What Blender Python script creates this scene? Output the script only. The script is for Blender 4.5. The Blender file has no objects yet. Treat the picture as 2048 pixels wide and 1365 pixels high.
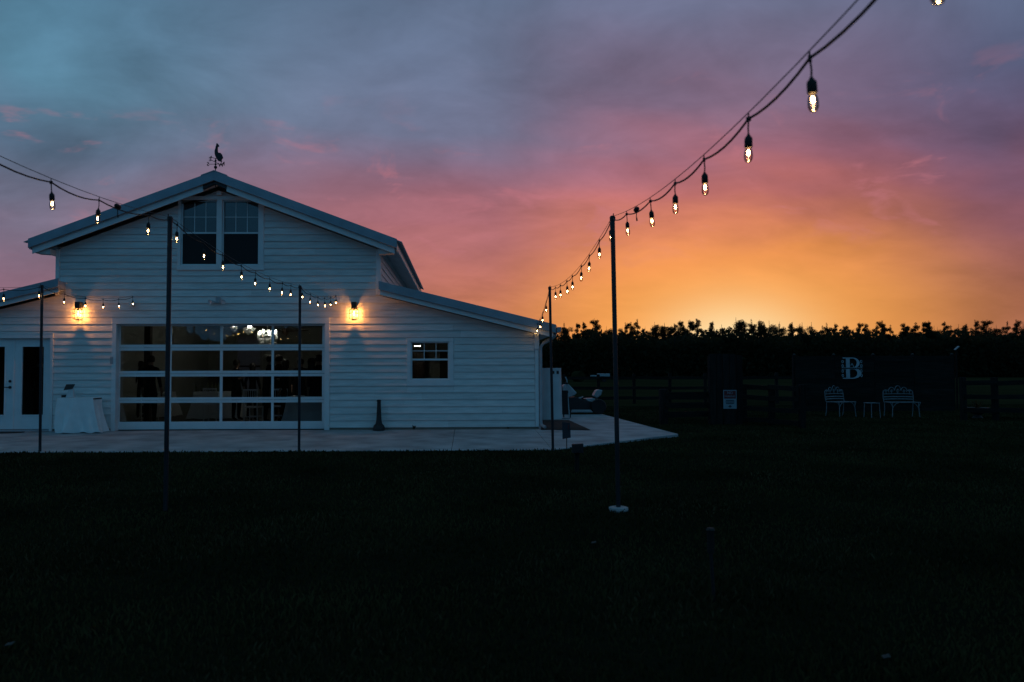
import bpy, bmesh, math, random
from mathutils import Vector, Matrix
random.seed(7)
R = math.radians
sc = bpy.context.scene
col = sc.collection

# ------------------------------------------------------------------ camera
F_PX, CX, CY = 1592.9, 955.0, 682.5          # 28 mm lens, principal point of a slightly cropped frame (2048 x 1365)
CAM = Vector((0.0, -18.87, 1.40))
YAW, PITCH, ROLL = R(1.2), R(2.08), 0.0028
_f = Vector((math.sin(YAW) * math.cos(PITCH), math.cos(YAW) * math.cos(PITCH), math.sin(PITCH)))
_r0 = Vector((math.cos(YAW), -math.sin(YAW), 0)); _u0 = _r0.cross(_f)
_r = _r0 * math.cos(ROLL) - _u0 * math.sin(ROLL); _u = _u0 * math.cos(ROLL) + _r0 * math.sin(ROLL)
cd = bpy.data.cameras.new('camera'); cam = bpy.data.objects.new('camera', cd); col.objects.link(cam)
m = Matrix((_r, _u, -_f)).transposed().to_4x4(); m.translation = CAM; cam.matrix_world = m
cd.lens = 28.0; cd.sensor_width = 36.0; cd.sensor_fit = 'HORIZONTAL'
cd.shift_x = (1024 - CX) / 2048.0
cd.clip_start = 0.05; cd.clip_end = 3000
cd.dof.use_dof = True; cd.dof.focus_distance = 18.0; cd.dof.aperture_fstop = 2.4
sc.camera = cam

def ray(px, py): return _f + _r * ((px - CX) / F_PX) + _u * ((CY - py) / F_PX)
def onY(px, py, Y):
    d = ray(px, py); return CAM + d * ((Y - CAM.y) / d.y)
def onZ(px, py, Z):
    d = ray(px, py); return CAM + d * ((Z - CAM.z) / d.z)
GZ = -0.085                                   # lawn level; the patio falls from 0 at the wall to the lawn
SL = 0.0165
def onSlab(px, py):
    p = onZ(px, py, 0.0)
    for _ in range(6): p = onZ(px, py, min(0.0, SL * p.y))
    return p
def gz(px, py): return onZ(px, py, GZ)

# ------------------------------------------------------------------ exposure
sc.view_settings.view_transform = 'Standard'; sc.view_settings.look = 'None'
sc.view_settings.exposure = 0.0; sc.view_settings.gamma = 1.0
sc.view_settings.use_curve_mapping = False
sc.render.engine = 'CYCLES'
sc.cycles.use_denoising = True
sc.cycles.max_bounces = 8; sc.cycles.transparent_max_bounces = 16
sc.cycles.sample_clamp_indirect = 3.0
sc.cycles.caustics_reflective = False; sc.cycles.caustics_refractive = False

# ------------------------------------------------------------------ sky
SUN_AZ = R(19.0)                              # clockwise from +Y
world = bpy.data.worlds.new('World'); sc.world = world; world.use_nodes = True
world.cycles.sampling_method = 'MANUAL'; world.cycles.sample_map_resolution = 256
nt = world.node_tree; nt.nodes.clear()
def N(t, **kw):
    n = nt.nodes.new(t)
    for k, v in kw.items(): setattr(n, k, v)
    return n
def L(a, b): nt.links.new(a, b)
def val(x, sock):
    if isinstance(x, (int, float)): sock.default_value = x
    else: L(x, sock)
def M(op, a, b=None, c=None, clamp=False):
    n = N('ShaderNodeMath', operation=op, use_clamp=clamp); val(a, n.inputs[0])
    if b is not None: val(b, n.inputs[1])
    if c is not None: val(c, n.inputs[2])
    return n.outputs[0]
def sstep(x, lo, hi):
    n = N('ShaderNodeMapRange', interpolation_type='SMOOTHSTEP'); val(x, n.inputs[0])
    n.inputs[1].default_value = lo; n.inputs[2].default_value = hi; return n.outputs[0]
def s2l(c):
    return tuple(((v / 255) / 12.92 if v / 255 <= .04045 else ((v / 255 + .055) / 1.055) ** 2.4) for v in c)
def ramp(x, stops):
    n = N('ShaderNodeValToRGB'); L(x, n.inputs[0]); e = n.color_ramp.elements
    while len(e) < len(stops): e.new(0.5)
    for el, (p, c) in zip(e, stops): el.position = p; el.color = (*s2l(c), 1)
    return n.outputs[0]
def mix(f, a, b, mode='MIX'):
    n = N('ShaderNodeMix', data_type='RGBA', blend_type=mode); val(f, n.inputs[0])
    for s, x in ((n.inputs[6], a), (n.inputs[7], b)):
        if isinstance(x, tuple): s.default_value = (*x, 1)
        else: L(x, s)
    return n.outputs[2]
tc = N('ShaderNodeTexCoord'); sep = N('ShaderNodeSeparateXYZ'); L(tc.outputs['Generated'], sep.inputs[0])
dx, dy, dz = sep.outputs
hl = M('SQRT', M('ADD', M('MULTIPLY', dx, dx), M('MULTIPLY', dy, dy)))
az_c = M('DIVIDE', M('ADD', M('MULTIPLY', dx, math.sin(SUN_AZ)), M('MULTIPLY', dy, math.cos(SUN_AZ))), M('MAXIMUM', hl, 1e-4))
zz = M('MAXIMUM', dz, 0.0)
# cloud sheet: directions projected on a plane overhead so that the banks flatten out towards the horizon
den = M('ADD', zz, 0.30)
cv = N('ShaderNodeCombineXYZ'); L(M('DIVIDE', dx, den), cv.inputs[0]); L(M('DIVIDE', dy, den), cv.inputs[1])
def cloud(scale, rot, stretch, detail, rough, off=0.0):
    mp = N('ShaderNodeMapping'); L(cv.outputs[0], mp.inputs[0])
    mp.inputs['Location'].default_value = (off, off * 1.7, 0); mp.inputs['Rotation'].default_value = (0, 0, rot)
    mp.inputs['Scale'].default_value = (scale, scale * stretch, 1)
    n = N('ShaderNodeTexNoise'); L(mp.outputs[0], n.inputs[0])
    n.inputs['Scale'].default_value = 1; n.inputs['Detail'].default_value = detail; n.inputs['Roughness'].default_value = rough
    n.inputs['Distortion'].default_value = 0.5
    return n.outputs[0]
n_big = cloud(0.95, R(-24), 1.5, 3, 0.52, 2.3)
n_mid = cloud(2.1, R(-26), 1.25, 5, 0.58, 5.1)
n_small = cloud(6.5, R(-20), 1.3, 5, 0.62, 9.7)
elev = M('ARCSINE', M('MINIMUM', zz, 1.0))
elev = M('ADD', elev, M('MULTIPLY', M('SUBTRACT', n_big, 0.5), M('MULTIPLY', sstep(elev, 0.05, 0.2), 0.20)))
t = M('DIVIDE', elev, R(50), clamp=True)
near = ramp(t, [(0.0, (246, 162, 84)), (0.10, (245, 158, 84)), (0.14, (240, 148, 86)), (0.19, (216, 128, 100)), (0.24, (188, 110, 110)), (0.292, (160, 103, 118)), (0.36, (132, 109, 134)), (0.46, (113, 117, 146)), (0.6, (96, 114, 142)), (1.0, (64, 100, 124))])
mid = ramp(t, [(0.0, (208, 128, 94)), (0.085, (199, 121, 92)), (0.135, (192, 116, 104)), (0.20, (170, 106, 114)), (0.25, (150, 102, 118)), (0.30, (132, 107, 130)), (0.36, (108, 111, 137)), (0.44, (104, 117, 145)), (0.6, (88, 114, 142)), (1.0, (62, 100, 124))])
side = ramp(t, [(0.0, (156, 110, 120)), (0.10, (140, 106, 124)), (0.15, (126, 106, 126)), (0.22, (110, 109, 131)), (0.30, (90, 113, 138)), (0.38, (86, 128, 152)), (0.5, (80, 122, 148)), (0.7, (66, 106, 130)), (1.0, (60, 98, 122))])
back = ramp(t, [(0.0, (52, 98, 132)), (0.3, (56, 112, 150)), (0.6, (58, 112, 146)), (1.0, (58, 102, 128))])
sky_c = mix(sstep(az_c, 0.955, 0.999), mid, near)
sky_c = mix(sstep(az_c, 0.965, 0.66), sky_c, side)
azs = M('DIVIDE', M('SUBTRACT', M('MULTIPLY', dx, math.cos(SUN_AZ)), M('MULTIPLY', dy, math.sin(SUN_AZ))), M('MAXIMUM', hl, 1e-4))
bank = M('MULTIPLY', sstep(azs, 0.0, 0.28), M('SUBTRACT', 1.0, M('MULTIPLY', sstep(t, 0.30, 0.5), 0.75)))
sky_c = mix(1.0, sky_c, mix(bank, (1.0, 1.0, 1.0), (0.56, 0.60, 0.72)), 'MULTIPLY')
sky_c = mix(sstep(az_c, 0.62, -0.15), sky_c, back)
# glow of the sun just below the tree line
daz = M('ARCCOSINE', M('MINIMUM', az_c, 1.0)); del_ = M('SUBTRACT', M('ARCSINE', dz), R(1.4))
def halo(w, h): return M('EXPONENT', M('MULTIPLY', M('ADD', M('POWER', M('DIVIDE', daz, R(w)), 2.0), M('POWER', M('ABSOLUTE', M('DIVIDE', del_, R(h))), 2.0)), -1.0))
glow = halo(9.0, 4.8)
glow2 = halo(13.0, 6.4)
# cloud light and shade, small pink cloudlets
shade = M('ADD', 1.0, M('MULTIPLY', M('SUBTRACT', n_mid, 0.5), 1.15))
shade = M('ADD', shade, M('MULTIPLY', M('SUBTRACT', n_small, 0.5), 0.32))
calm = M('SUBTRACT', 1.0, M('MULTIPLY', glow2, 0.7))
shade = M('ADD', 1.0, M('MULTIPLY', M('SUBTRACT', shade, 1.0), calm))
sh = N('ShaderNodeCombineColor')
for i in range(3): L(shade, sh.inputs[i])
sky_c = mix(1.0, sky_c, sh.outputs[0], 'MULTIPLY')
n_pk = cloud(5.2, R(-20), 1.2, 4, 0.6, 21.4)
pink = M('MULTIPLY', sstep(n_pk, 0.55, 0.70), M('MULTIPLY', sstep(t, 0.10, 0.24), sstep(t, 0.42, 0.28)))
pink = M('MULTIPLY', pink, sstep(az_c, 0.1, 0.6))
sky_c = mix(M('MULTIPLY', pink, 0.38), sky_c, s2l((200, 122, 134)))
sky_c = mix(M('MULTIPLY', glow2, 0.45), sky_c, s2l((246, 152, 76)))
sky_c = mix(M('MULTIPLY', glow, 0.85), sky_c, s2l((252, 172, 80)))
sky_c = mix(M('MULTIPLY', halo(4.8, 3.0), 1.0), sky_c, s2l((255, 232, 178)))
nish = N('ShaderNodeTexSky', sky_type='NISHITA'); nish.sun_disc = False
nish.sun_elevation = R(1.0); nish.sun_rotation = SUN_AZ
ni = mix(1.0, nish.outputs[0], (0.05, 0.05, 0.05), 'MULTIPLY')
final = mix(0.04, sky_c, ni)
bg = N('ShaderNodeBackground'); L(final, bg.inputs[0]); bg.inputs[1].default_value = 1.0
wo = N('ShaderNodeOutputWorld'); L(bg.outputs[0], wo.inputs[0])

# ------------------------------------------------------------------ sun, already behind the far trees
sl = bpy.data.lights.new('sun', 'SUN'); sl.energy = 0.4; sl.angle = R(0.5); sl.color = (1, 0.62, 0.34)
so = bpy.data.objects.new('sun', sl); col.objects.link(so)
sd = Vector((math.sin(SUN_AZ) * math.cos(R(1)), math.cos(SUN_AZ) * math.cos(R(1)), math.sin(R(1))))
so.rotation_euler = sd.to_track_quat('Z', 'Y').to_euler(); so.location = (20, 60, 30)

# ------------------------------------------------------------------ materials
def mat(name, base, rough=0.6, vary=0.12, scale=6.0, bump=0.0, bscale=60.0, metal=0.0, spec=0.5, base2=None, stretch=None, detail=5):
    mt = bpy.data.materials.new(name); mt.use_nodes = True; t_ = mt.node_tree; b = t_.nodes['Principled BSDF']
    b.inputs['Roughness'].default_value = rough; b.inputs['Metallic'].default_value = metal
    b.inputs['Specular IOR Level'].default_value = spec
    co = t_.nodes.new('ShaderNodeTexCoord'); mp = t_.nodes.new('ShaderNodeMapping')
    t_.links.new(co.outputs['Object'], mp.inputs[0])
    if stretch: mp.inputs['Scale'].default_value = stretch
    no = t_.nodes.new('ShaderNodeTexNoise'); no.inputs['Scale'].default_value = scale; no.inputs['Detail'].default_value = detail
    t_.links.new(mp.outputs[0], no.inputs[0])
    rp = t_.nodes.new('ShaderNodeValToRGB'); t_.links.new(no.outputs[0], rp.inputs[0])
    b2 = base2 or tuple(c * (1 - vary) for c in base)
    rp.color_ramp.elements[0].position = 0.32; rp.color_ramp.elements[1].position = 0.68
    rp.color_ramp.elements[0].color = (*b2, 1)
    rp.color_ramp.elements[1].color = (*(base if base2 else tuple(min(1, c * (1 + vary * .4)) for c in base)), 1)
    t_.links.new(rp.outputs[0], b.inputs['Base Color'])
    if bump:
        n2 = t_.nodes.new('ShaderNodeTexNoise'); n2.inputs['Scale'].default_value = bscale; n2.inputs['Detail'].default_value = 4
        t_.links.new(mp.outputs[0], n2.inputs[0])
        bp = t_.nodes.new('ShaderNodeBump'); bp.inputs['Strength'].default_value = bump; bp.inputs['Distance'].default_value = 0.02
        t_.links.new(n2.outputs[0], bp.inputs['Height']); t_.links.new(bp.outputs[0], b.inputs['Normal'])
    return mt
def emit(name, c, s):
    mt = bpy.data.materials.new(name); mt.use_nodes = True; t_ = mt.node_tree; b = t_.nodes['Principled BSDF']
    b.inputs['Base Color'].default_value = (*c, 1); b.inputs['Emission Color'].default_value = (*c, 1)
    no = t_.nodes.new('ShaderNodeTexNoise'); no.inputs['Scale'].default_value = 40
    mr = t_.nodes.new('ShaderNodeMapRange'); mr.inputs[3].default_value = s * .85; mr.inputs[4].default_value = s * 1.15
    t_.links.new(no.outputs[0], mr.inputs[0]); t_.links.new(mr.outputs[0], b.inputs['Emission Strength'])
    return mt
def glass(name, tint=(0.9, 0.95, 0.96), rough=0.0, ior=1.5, wob=0.0):
    mt = bpy.data.materials.new(name); mt.use_nodes = True; t_ = mt.node_tree; t_.nodes.clear()
    o = t_.nodes.new('ShaderNodeOutputMaterial'); tr = t_.nodes.new('ShaderNodeBsdfTransparent'); gl = t_.nodes.new('ShaderNodeBsdfGlossy')
    fr = t_.nodes.new('ShaderNodeFresnel'); mx = t_.nodes.new('ShaderNodeMixShader')
    fr.inputs[0].default_value = ior; tr.inputs[0].default_value = (*tint, 1); gl.inputs['Roughness'].default_value = rough
    if wob:
        no = t_.nodes.new('ShaderNodeTexNoise'); no.inputs['Scale'].default_value = 1.3
        co = t_.nodes.new('ShaderNodeTexCoord'); t_.links.new(co.outputs['Object'], no.inputs[0])
        bp = t_.nodes.new('ShaderNodeBump'); bp.inputs['Strength'].default_value = wob; bp.inputs['Distance'].default_value = 0.05
        t_.links.new(no.outputs[0], bp.inputs['Height']); t_.links.new(bp.outputs[0], gl.inputs['Normal'])
    t_.links.new(fr.outputs[0], mx.inputs[0]); t_.links.new(tr.outputs[0], mx.inputs[1]); t_.links.new(gl.outputs[0], mx.inputs[2])
    t_.links.new(mx.outputs[0], o.inputs[0])
    return mt
def foliage(name, c1, c2):
    mt = mat(name, c2, 0.75, scale=1.2, base2=c1, spec=0.15); t_ = mt.node_tree
    out = t_.nodes['Material Output']; b = t_.nodes['Principled BSDF']; tl_ = t_.nodes.new('ShaderNodeBsdfTranslucent'); mx = t_.nodes.new('ShaderNodeMixShader')
    tl_.inputs[0].default_value = (0.10, 0.075, 0.03, 1); mx.inputs[0].default_value = 0.4
    t_.links.new(b.outputs[0], mx.inputs[1]); t_.links.new(tl_.outputs[0], mx.inputs[2]); t_.links.new(mx.outputs[0], out.inputs[0])
    return mt
def per_object(mt, amount):
    """each board gets its own slight tone"""
    t_ = mt.node_tree; b = t_.nodes['Principled BSDF']; src = b.inputs['Base Color'].links[0].from_socket
    oi = t_.nodes.new('ShaderNodeObjectInfo'); mr = t_.nodes.new('ShaderNodeMapRange'); mr.inputs[3].default_value = 1 - amount; mr.inputs[4].default_value = 1.0
    hs = t_.nodes.new('ShaderNodeHueSaturation'); t_.links.new(oi.outputs['Random'], mr.inputs[0]); t_.links.new(mr.outputs[0], hs.inputs['Value'])
    t_.links.new(src, hs.inputs['Color']); t_.links.new(hs.outputs[0], b.inputs['Base Color'])
MT = dict(
    siding=mat('white_siding_paint', (0.79, 0.81, 0.80), 0.62, 0.16, 2.2, bump=0.05, bscale=30, stretch=(1, 1, 9)),
    trim=mat('white_trim_paint', (0.76, 0.79, 0.80), 0.5, 0.07, 4),
    sash=mat('white_vinyl', (0.76, 0.80, 0.82), 0.4, 0.05, 5),
    roof=mat('galvanised_roof', (0.42, 0.45, 0.48), 0.42, 0.2, 3, metal=0.3),
    rake=mat('metal_rake_trim', (0.30, 0.36, 0.42), 0.4, 0.15, 3, metal=0.2),
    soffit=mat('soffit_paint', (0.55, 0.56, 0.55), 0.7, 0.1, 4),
    sheath=mat('sheathing', (0.25, 0.22, 0.18), 0.9),
    glass=glass('window_glass', (0.80, 0.83, 0.83), ior=1.75, wob=0.006),
    bulbglass=glass('bulb_glass', (1.0, 0.93, 0.82)),
    black=mat('black_metal', (0.012, 0.012, 0.014), 0.5, 0.3, 30),
    rubber=mat('black_rubber', (0.014, 0.013, 0.013), 0.75, 0.3, 40),
    polemat=mat('dark_steel_pole', (0.03, 0.033, 0.04), 0.45, 0.35, 12, metal=0.4, stretch=(1, 1, .2)),
    bulb=emit('bulb_filament', (1.0, 0.60, 0.25), 85.0),
    lantern_bulb=emit('lantern_filament', (1.0, 0.56, 0.20), 30.0),
    concrete=mat('concrete', (0.40, 0.40, 0.41), 0.8, 0.40, 1.6, bump=0.12, bscale=25, detail=9),
    mulch=mat('mulch', (0.03, 0.017, 0.012), 0.95, 0.5, 30, bump=0.6, bscale=45),
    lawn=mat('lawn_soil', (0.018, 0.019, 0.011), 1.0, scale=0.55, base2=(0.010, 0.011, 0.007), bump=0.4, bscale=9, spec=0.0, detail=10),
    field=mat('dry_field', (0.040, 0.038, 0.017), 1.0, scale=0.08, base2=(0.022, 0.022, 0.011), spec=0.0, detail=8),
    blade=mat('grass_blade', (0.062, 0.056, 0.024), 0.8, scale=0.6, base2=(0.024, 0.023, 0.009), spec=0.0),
    straw=mat('dry_grass_blade', (0.085, 0.068, 0.036), 0.9, scale=0.8, base2=(0.035, 0.029, 0.016), spec=0.0),
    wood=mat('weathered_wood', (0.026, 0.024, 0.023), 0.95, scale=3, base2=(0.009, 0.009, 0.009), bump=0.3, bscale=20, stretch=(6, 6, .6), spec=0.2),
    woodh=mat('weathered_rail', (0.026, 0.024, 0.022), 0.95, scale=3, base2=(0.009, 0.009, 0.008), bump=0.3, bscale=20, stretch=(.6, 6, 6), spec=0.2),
    bark=mat('bark', (0.014, 0.011, 0.009), 0.95, 0.4, 9, bump=0.4, bscale=12),
    leaf=foliage('dark_foliage', (0.012, 0.016, 0.009), (0.03, 0.036, 0.018)),
    pine=foliage('pine_needles', (0.012, 0.018, 0.010), (0.026, 0.034, 0.018)),
    cloth=mat('white_cloth', (0.84, 0.88, 0.89), 0.85, 0.06, 5, bump=0.1, bscale=90),
    white=mat('white_enamel', (0.60, 0.63, 0.65), 0.45, 0.12, 3),
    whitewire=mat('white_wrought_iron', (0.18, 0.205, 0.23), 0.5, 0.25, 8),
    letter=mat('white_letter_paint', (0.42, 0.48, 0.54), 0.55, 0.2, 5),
    grey=mat('grey_vinyl', (0.38, 0.41, 0.44), 0.45, 0.15, 5),
    suit=mat('dark_suit_cloth', (0.010, 0.010, 0.012), 0.9, 0.3, 30, spec=0.15),
    dress=mat('dark_dress_cloth', (0.016, 0.010, 0.011), 0.9, 0.3, 30, spec=0.15),
    skin=mat('skin', (0.30, 0.18, 0.13), 0.6, 0.1, 20),
    hair=mat('dark_hair', (0.012, 0.009, 0.007), 0.6, 0.3, 40),
    iwall=mat('interior_wall_paint', (0.40, 0.42, 0.38), 0.8, 0.08, 2),
    iceil=mat('interior_ceiling', (0.40, 0.38, 0.34), 0.85, 0.08, 2),
    ifloor=mat('interior_floor', (0.10, 0.085, 0.07), 0.4, 0.25, 2),
    dwood=mat('dark_stained_wood', (0.035, 0.02, 0.012), 0.5, 0.35, 6, stretch=(1, 1, .2)),
    crystal=mat('crystal', (0.85, 0.84, 0.78), 0.15, 0.1, 60, spec=1.0),
    candle=emit('candle_bulb', (1.0, 0.95, 0.84), 80.0),
    dimglow=emit('dim_bulb', (1.0, 0.95, 0.86), 62.0), striplamp=emit('strip_lamp', (1.0, 0.92, 0.78), 40.0),
    bottle=mat('bottle_glass', (0.13, 0.14, 0.07), 0.15, 0.3, 20),
    red=mat('sign_red', (0.16, 0.012, 0.014), 0.5, 0.1, 10),
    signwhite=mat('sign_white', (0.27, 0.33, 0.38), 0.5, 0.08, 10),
    ink=mat('sign_ink', (0.03, 0.035, 0.05), 0.6, 0.2, 20),
    terracotta=mat('dark_planter', (0.04, 0.035, 0.032), 0.7, 0.3, 8),
    blind=None, screen=mat('insect_screen', (0.012, 0.013, 0.015), 0.8, 0.3, 200),
)
def translucent(name, c):
    mt = bpy.data.materials.new(name); mt.use_nodes = True; t_ = mt.node_tree; t_.nodes.clear()
    o = t_.nodes.new('ShaderNodeOutputMaterial'); a = t_.nodes.new('ShaderNodeBsdfDiffuse'); b = t_.nodes.new('ShaderNodeBsdfTranslucent')
    mx = t_.nodes.new('ShaderNodeMixShader'); mx.inputs[0].default_value = 0.45
    no = t_.nodes.new('ShaderNodeTexNoise'); no.inputs['Scale'].default_value = 5
    rp = t_.nodes.new('ShaderNodeValToRGB'); t_.links.new(no.outputs[0], rp.inputs[0])
    rp.color_ramp.elements[0].color = (*[x * .85 for x in c], 1); rp.color_ramp.elements[1].color = (*c, 1)
    for n in (a, b): t_.links.new(rp.outputs[0], n.inputs[0])
    t_.links.new(a.outputs[0], mx.inputs[1]); t_.links.new(b.outputs[0], mx.inputs[2]); t_.links.new(mx.outputs[0], o.inputs[0])
    return mt
MT['blind'] = translucent('window_blind', (0.5, 0.52, 0.55))

per_object(MT['siding'], 0.14); per_object(MT['wood'], 0.4); per_object(MT['woodh'], 0.4)

# ------------------------------------------------------------------ mesh helpers
class MB:
    def __init__(s): s.v = []; s.f = []
    def poly(s, pts, faces):
        o = len(s.v); s.v += [tuple(p) for p in pts]; s.f += [tuple(i + o for i in f) for f in faces]; return s
    def box(s, a, b):
        x0, y0, z0 = a; x1, y1, z1 = b
        return s.poly([(x0, y0, z0), (x1, y0, z0), (x1, y1, z0), (x0, y1, z0), (x0, y0, z1), (x1, y0, z1), (x1, y1, z1), (x0, y1, z1)],
                      [(0, 3, 2, 1), (4, 5, 6, 7), (0, 1, 5, 4), (1, 2, 6, 5), (2, 3, 7, 6), (3, 0, 4, 7)])
    def bar(s, p, q, w, h, up=(0, 0, 1)):
        p = Vector(p); q = Vector(q); d = (q - p).normalized(); up = Vector(up)
        if abs(d.dot(up)) > .98: up = Vector((0, 1, 0))
        r = d.cross(up).normalized() * (w / 2); u = r.cross(d).normalized() * (h / 2)
        return s.poly([p - r - u, p + r - u, p + r + u, p - r + u, q - r - u, q + r - u, q + r + u, q - r + u],
                      [(0, 1, 2, 3), (7, 6, 5, 4), (0, 4, 5, 1), (1, 5, 6, 2), (2, 6, 7, 3), (3, 7, 4, 0)])
    def tube(s, pts, rad, n=6, cap=True):
        pts = [Vector(p) for p in pts]; rs = rad if isinstance(rad, (list, tuple)) else [rad] * len(pts)
        o = len(s.v); k = len(pts); prev = None
        for i, p in enumerate(pts):
            d = (pts[min(i + 1, k - 1)] - pts[max(i - 1, 0)]).normalized()
            if prev is None:
                a = Vector((0, 0, 1)) if abs(d.z) < .9 else Vector((1, 0, 0)); prev = d.cross(a).normalized()
            u = (prev - d * prev.dot(d)).normalized(); prev = u; w = d.cross(u)
            for j in range(n):
                an = 2 * math.pi * j / n; s.v.append(tuple(p + (u * math.cos(an) + w * math.sin(an)) * rs[i]))
        for i in range(k - 1):
            for j in range(n):
                a = o + i * n + j; b = o + i * n + (j + 1) % n; s.f.append((a, b, b + n, a + n))
        if cap: s.f.append(tuple(o + j for j in reversed(range(n)))); s.f.append(tuple(o + (k - 1) * n + j for j in range(n)))
        return s
    def lathe(s, prof, c=(0, 0, 0), n=12, sx=1, sy=1):
        o = len(s.v)
        for r_, z in prof:
            for j in range(n):
                a = 2 * math.pi * j / n; s.v.append((c[0] + math.cos(a) * r_ * sx, c[1] + math.sin(a) * r_ * sy, c[2] + z))
        k = len(prof)
        for i in range(k - 1):
            for j in range(n):
                a = o + i * n + j; b = o + i * n + (j + 1) % n; s.f.append((a, b, b + n, a + n))
        s.f.append(tuple(o + j for j in reversed(range(n)))); s.f.append(tuple(o + (k - 1) * n + j for j in range(n)))
        return s
    def prism(s, pts, y0, y1):                    # outline in x,z extruded along y
        n = len(pts); o = len(s.v)
        s.v += [(p[0], y0, p[1]) for p in pts] + [(p[0], y1, p[1]) for p in pts]
        s.f.append(tuple(o + i for i in range(n))); s.f.append(tuple(o + n + i for i in reversed(range(n))))
        for i in range(n): j = (i + 1) % n; s.f.append((o + j, o + i, o + n + i, o + n + j))
        return s
    def mesh(s, name, smooth=False):
        me = bpy.data.meshes.new(name); me.from_pydata(s.v, [], s.f); me.update()
        bm = bmesh.new(); bm.from_mesh(me); bmesh.ops.recalc_face_normals(bm, faces=bm.faces); bm.to_mesh(me); bm.free()
        if smooth:
            me.polygons.foreach_set('use_smooth', [True] * len(me.polygons))
            try: me.set_sharp_from_angle(angle=R(40))
            except Exception: pass
        return me
    def build(s, name, material, parent=None, smooth=False, bevel=0.0):
        me = s.mesh(name, smooth)
        if bevel:
            bm = bmesh.new(); bm.from_mesh(me); bmesh.ops.bevel(bm, geom=bm.edges[:], offset=bevel, segments=1, affect='EDGES'); bm.to_mesh(me); bm.free()
        return link(name, me, material, parent)
def link(name, me, material, parent=None):
    if material is not None:
        me.materials.clear(); me.materials.append(MT[material] if isinstance(material, str) else material)
    o = bpy.data.objects.new(name, me); col.objects.link(o); o.parent = parent; return o
def tag(o, label=None, cat=None, group=None, kind=None):
    if label: o['label'] = label
    if cat: o['category'] = cat
    if group: o['group'] = group
    if kind: o['kind'] = kind
    return o
def empty(name, loc=(0, 0, 0), rz=0.0, parent=None):
    o = bpy.data.objects.new(name, None); col.objects.link(o); o.location = loc; o.rotation_euler.z = rz; o.parent = parent
    o.empty_display_size = .1; return o
def thing(name, label, cat, loc=(0, 0, 0), rz=0.0, group=None): return tag(empty(name, loc, rz), label, cat, group)
def copy_tree(o, parent=None):
    c = o.copy(); col.objects.link(c); c.parent = parent
    for ch in list(o.children):
        if ch.name in col.objects: copy_tree(ch, c)
    return c
# ------------------------------------------------------------------ ground
def sheet(name, pts, z, material, kind='structure', parent=None):
    return tag(MB().poly([(p[0], p[1], z if len(p) < 3 else p[2]) for p in pts], [tuple(range(len(pts)))]).build(name, material, parent), kind=kind)
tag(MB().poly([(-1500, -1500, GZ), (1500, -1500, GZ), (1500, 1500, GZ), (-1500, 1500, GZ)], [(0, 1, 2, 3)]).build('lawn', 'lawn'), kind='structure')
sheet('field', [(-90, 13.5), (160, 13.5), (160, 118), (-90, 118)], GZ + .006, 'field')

# ------------------------------------------------------------------ patio: poured slabs with joints
patio = tag(empty('patio'), kind='structure')
def slab(pts, name='concrete_slab', th=.14, inset=.006):
    c = sum((Vector(p) for p in pts), Vector()) / len(pts)
    top = [Vector(p) + (c - Vector(p)).normalized() * inset for p in pts]
    n = len(pts); v = top + [p - Vector((0, 0, th)) for p in top]
    f = [tuple(range(n)), tuple(range(2 * n - 1, n - 1, -1))] + [(i, (i + 1) % n, n + (i + 1) % n, n + i) for i in range(n)]
    return MB().poly(v, f).build(name, 'concrete', patio, bevel=.006)
YF = onSlab(500, 902.5).y
def S(x, y): return (x, y, min(0, SL * y))
xj1a, xj1b = onSlab(910, 860), onSlab(903, 899); xj2a, xj2b = onSlab(1071, 860), onSlab(1104, 899)
XLEFT = -22.0
slab([S(XLEFT, YF), S(xj1b.x - 9.2, YF), S(xj1a.x - 9.2, .05), S(XLEFT, .05)])
slab([S(xj1b.x - 9.2, YF), S(xj1b.x, YF), S(xj1a.x, .05), S(xj1a.x - 9.2, .05)])
slab([S(xj1b.x, YF), S(xj2b.x, YF), S(xj2a.x, .05), S(xj1a.x, .05)])
pr = [onSlab(1357, 868.5), onSlab(1206, 829)]
back_y = pr[1].y
slab([S(xj2b.x, YF), S(pr[0].x, pr[0].y), S(pr[1].x, back_y), S(onSlab(1079, 829).x - .2, back_y), S(xj2a.x, .05)])
mb_pts = [onSlab(1082, 860.5), onSlab(1181, 861), onSlab(1140, 842), onSlab(1082, 842)]
mbed = MB()
mv = [Vector((p.x, p.y, .006)) for p in mb_pts]; mc = sum(mv, Vector()) / 4
mt_ = [p + (mc - p) * .16 + Vector((0, 0, .035)) for p in mv]
mbed.poly(mv + mt_, [(4, 5, 6, 7), (0, 1, 5, 4), (1, 2, 6, 5), (2, 3, 7, 6), (3, 0, 4, 7)])
tag(mbed.build('mulch_bed', 'mulch'), kind='structure')

# ------------------------------------------------------------------ barn
barn = thing('barn', 'white clapboard barn with gabled loft, two lean-to wings and a glass overhead door', 'barn', (0, 0, 0))
OV = 0.45
XL, XR = onY(113, 540, 0).x, onY(760, 530, 0).x; xc = (XL + XR) / 2
XE = onY(1077, 760, 0).x; XW = 2 * xc - XE
pk = onY(433, 345, -OV); tl = onY(62, 480, -OV); tr = onY(800, 481, -OV)
PZ = pk.z; HALF = (tr.x - tl.x) / 2; TZ = (tl.z + tr.z) / 2; SG = (PZ - TZ) / HALF
sa, sb = onY(759, 565, -OV), onY(1112, 652, -OV); S2 = (sa.z - sb.z) / (sb.x - sa.x); SXB = sb.x
FU, FL = .185, .145
def roofz(x): return PZ - SG * abs(x - xc)
def shedz(x):
    xx = x if x > xc else 2 * xc - x
    return sa.z - S2 * (xx - sa.x)
def g_top(x): return roofz(x) - FU - FL
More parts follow.
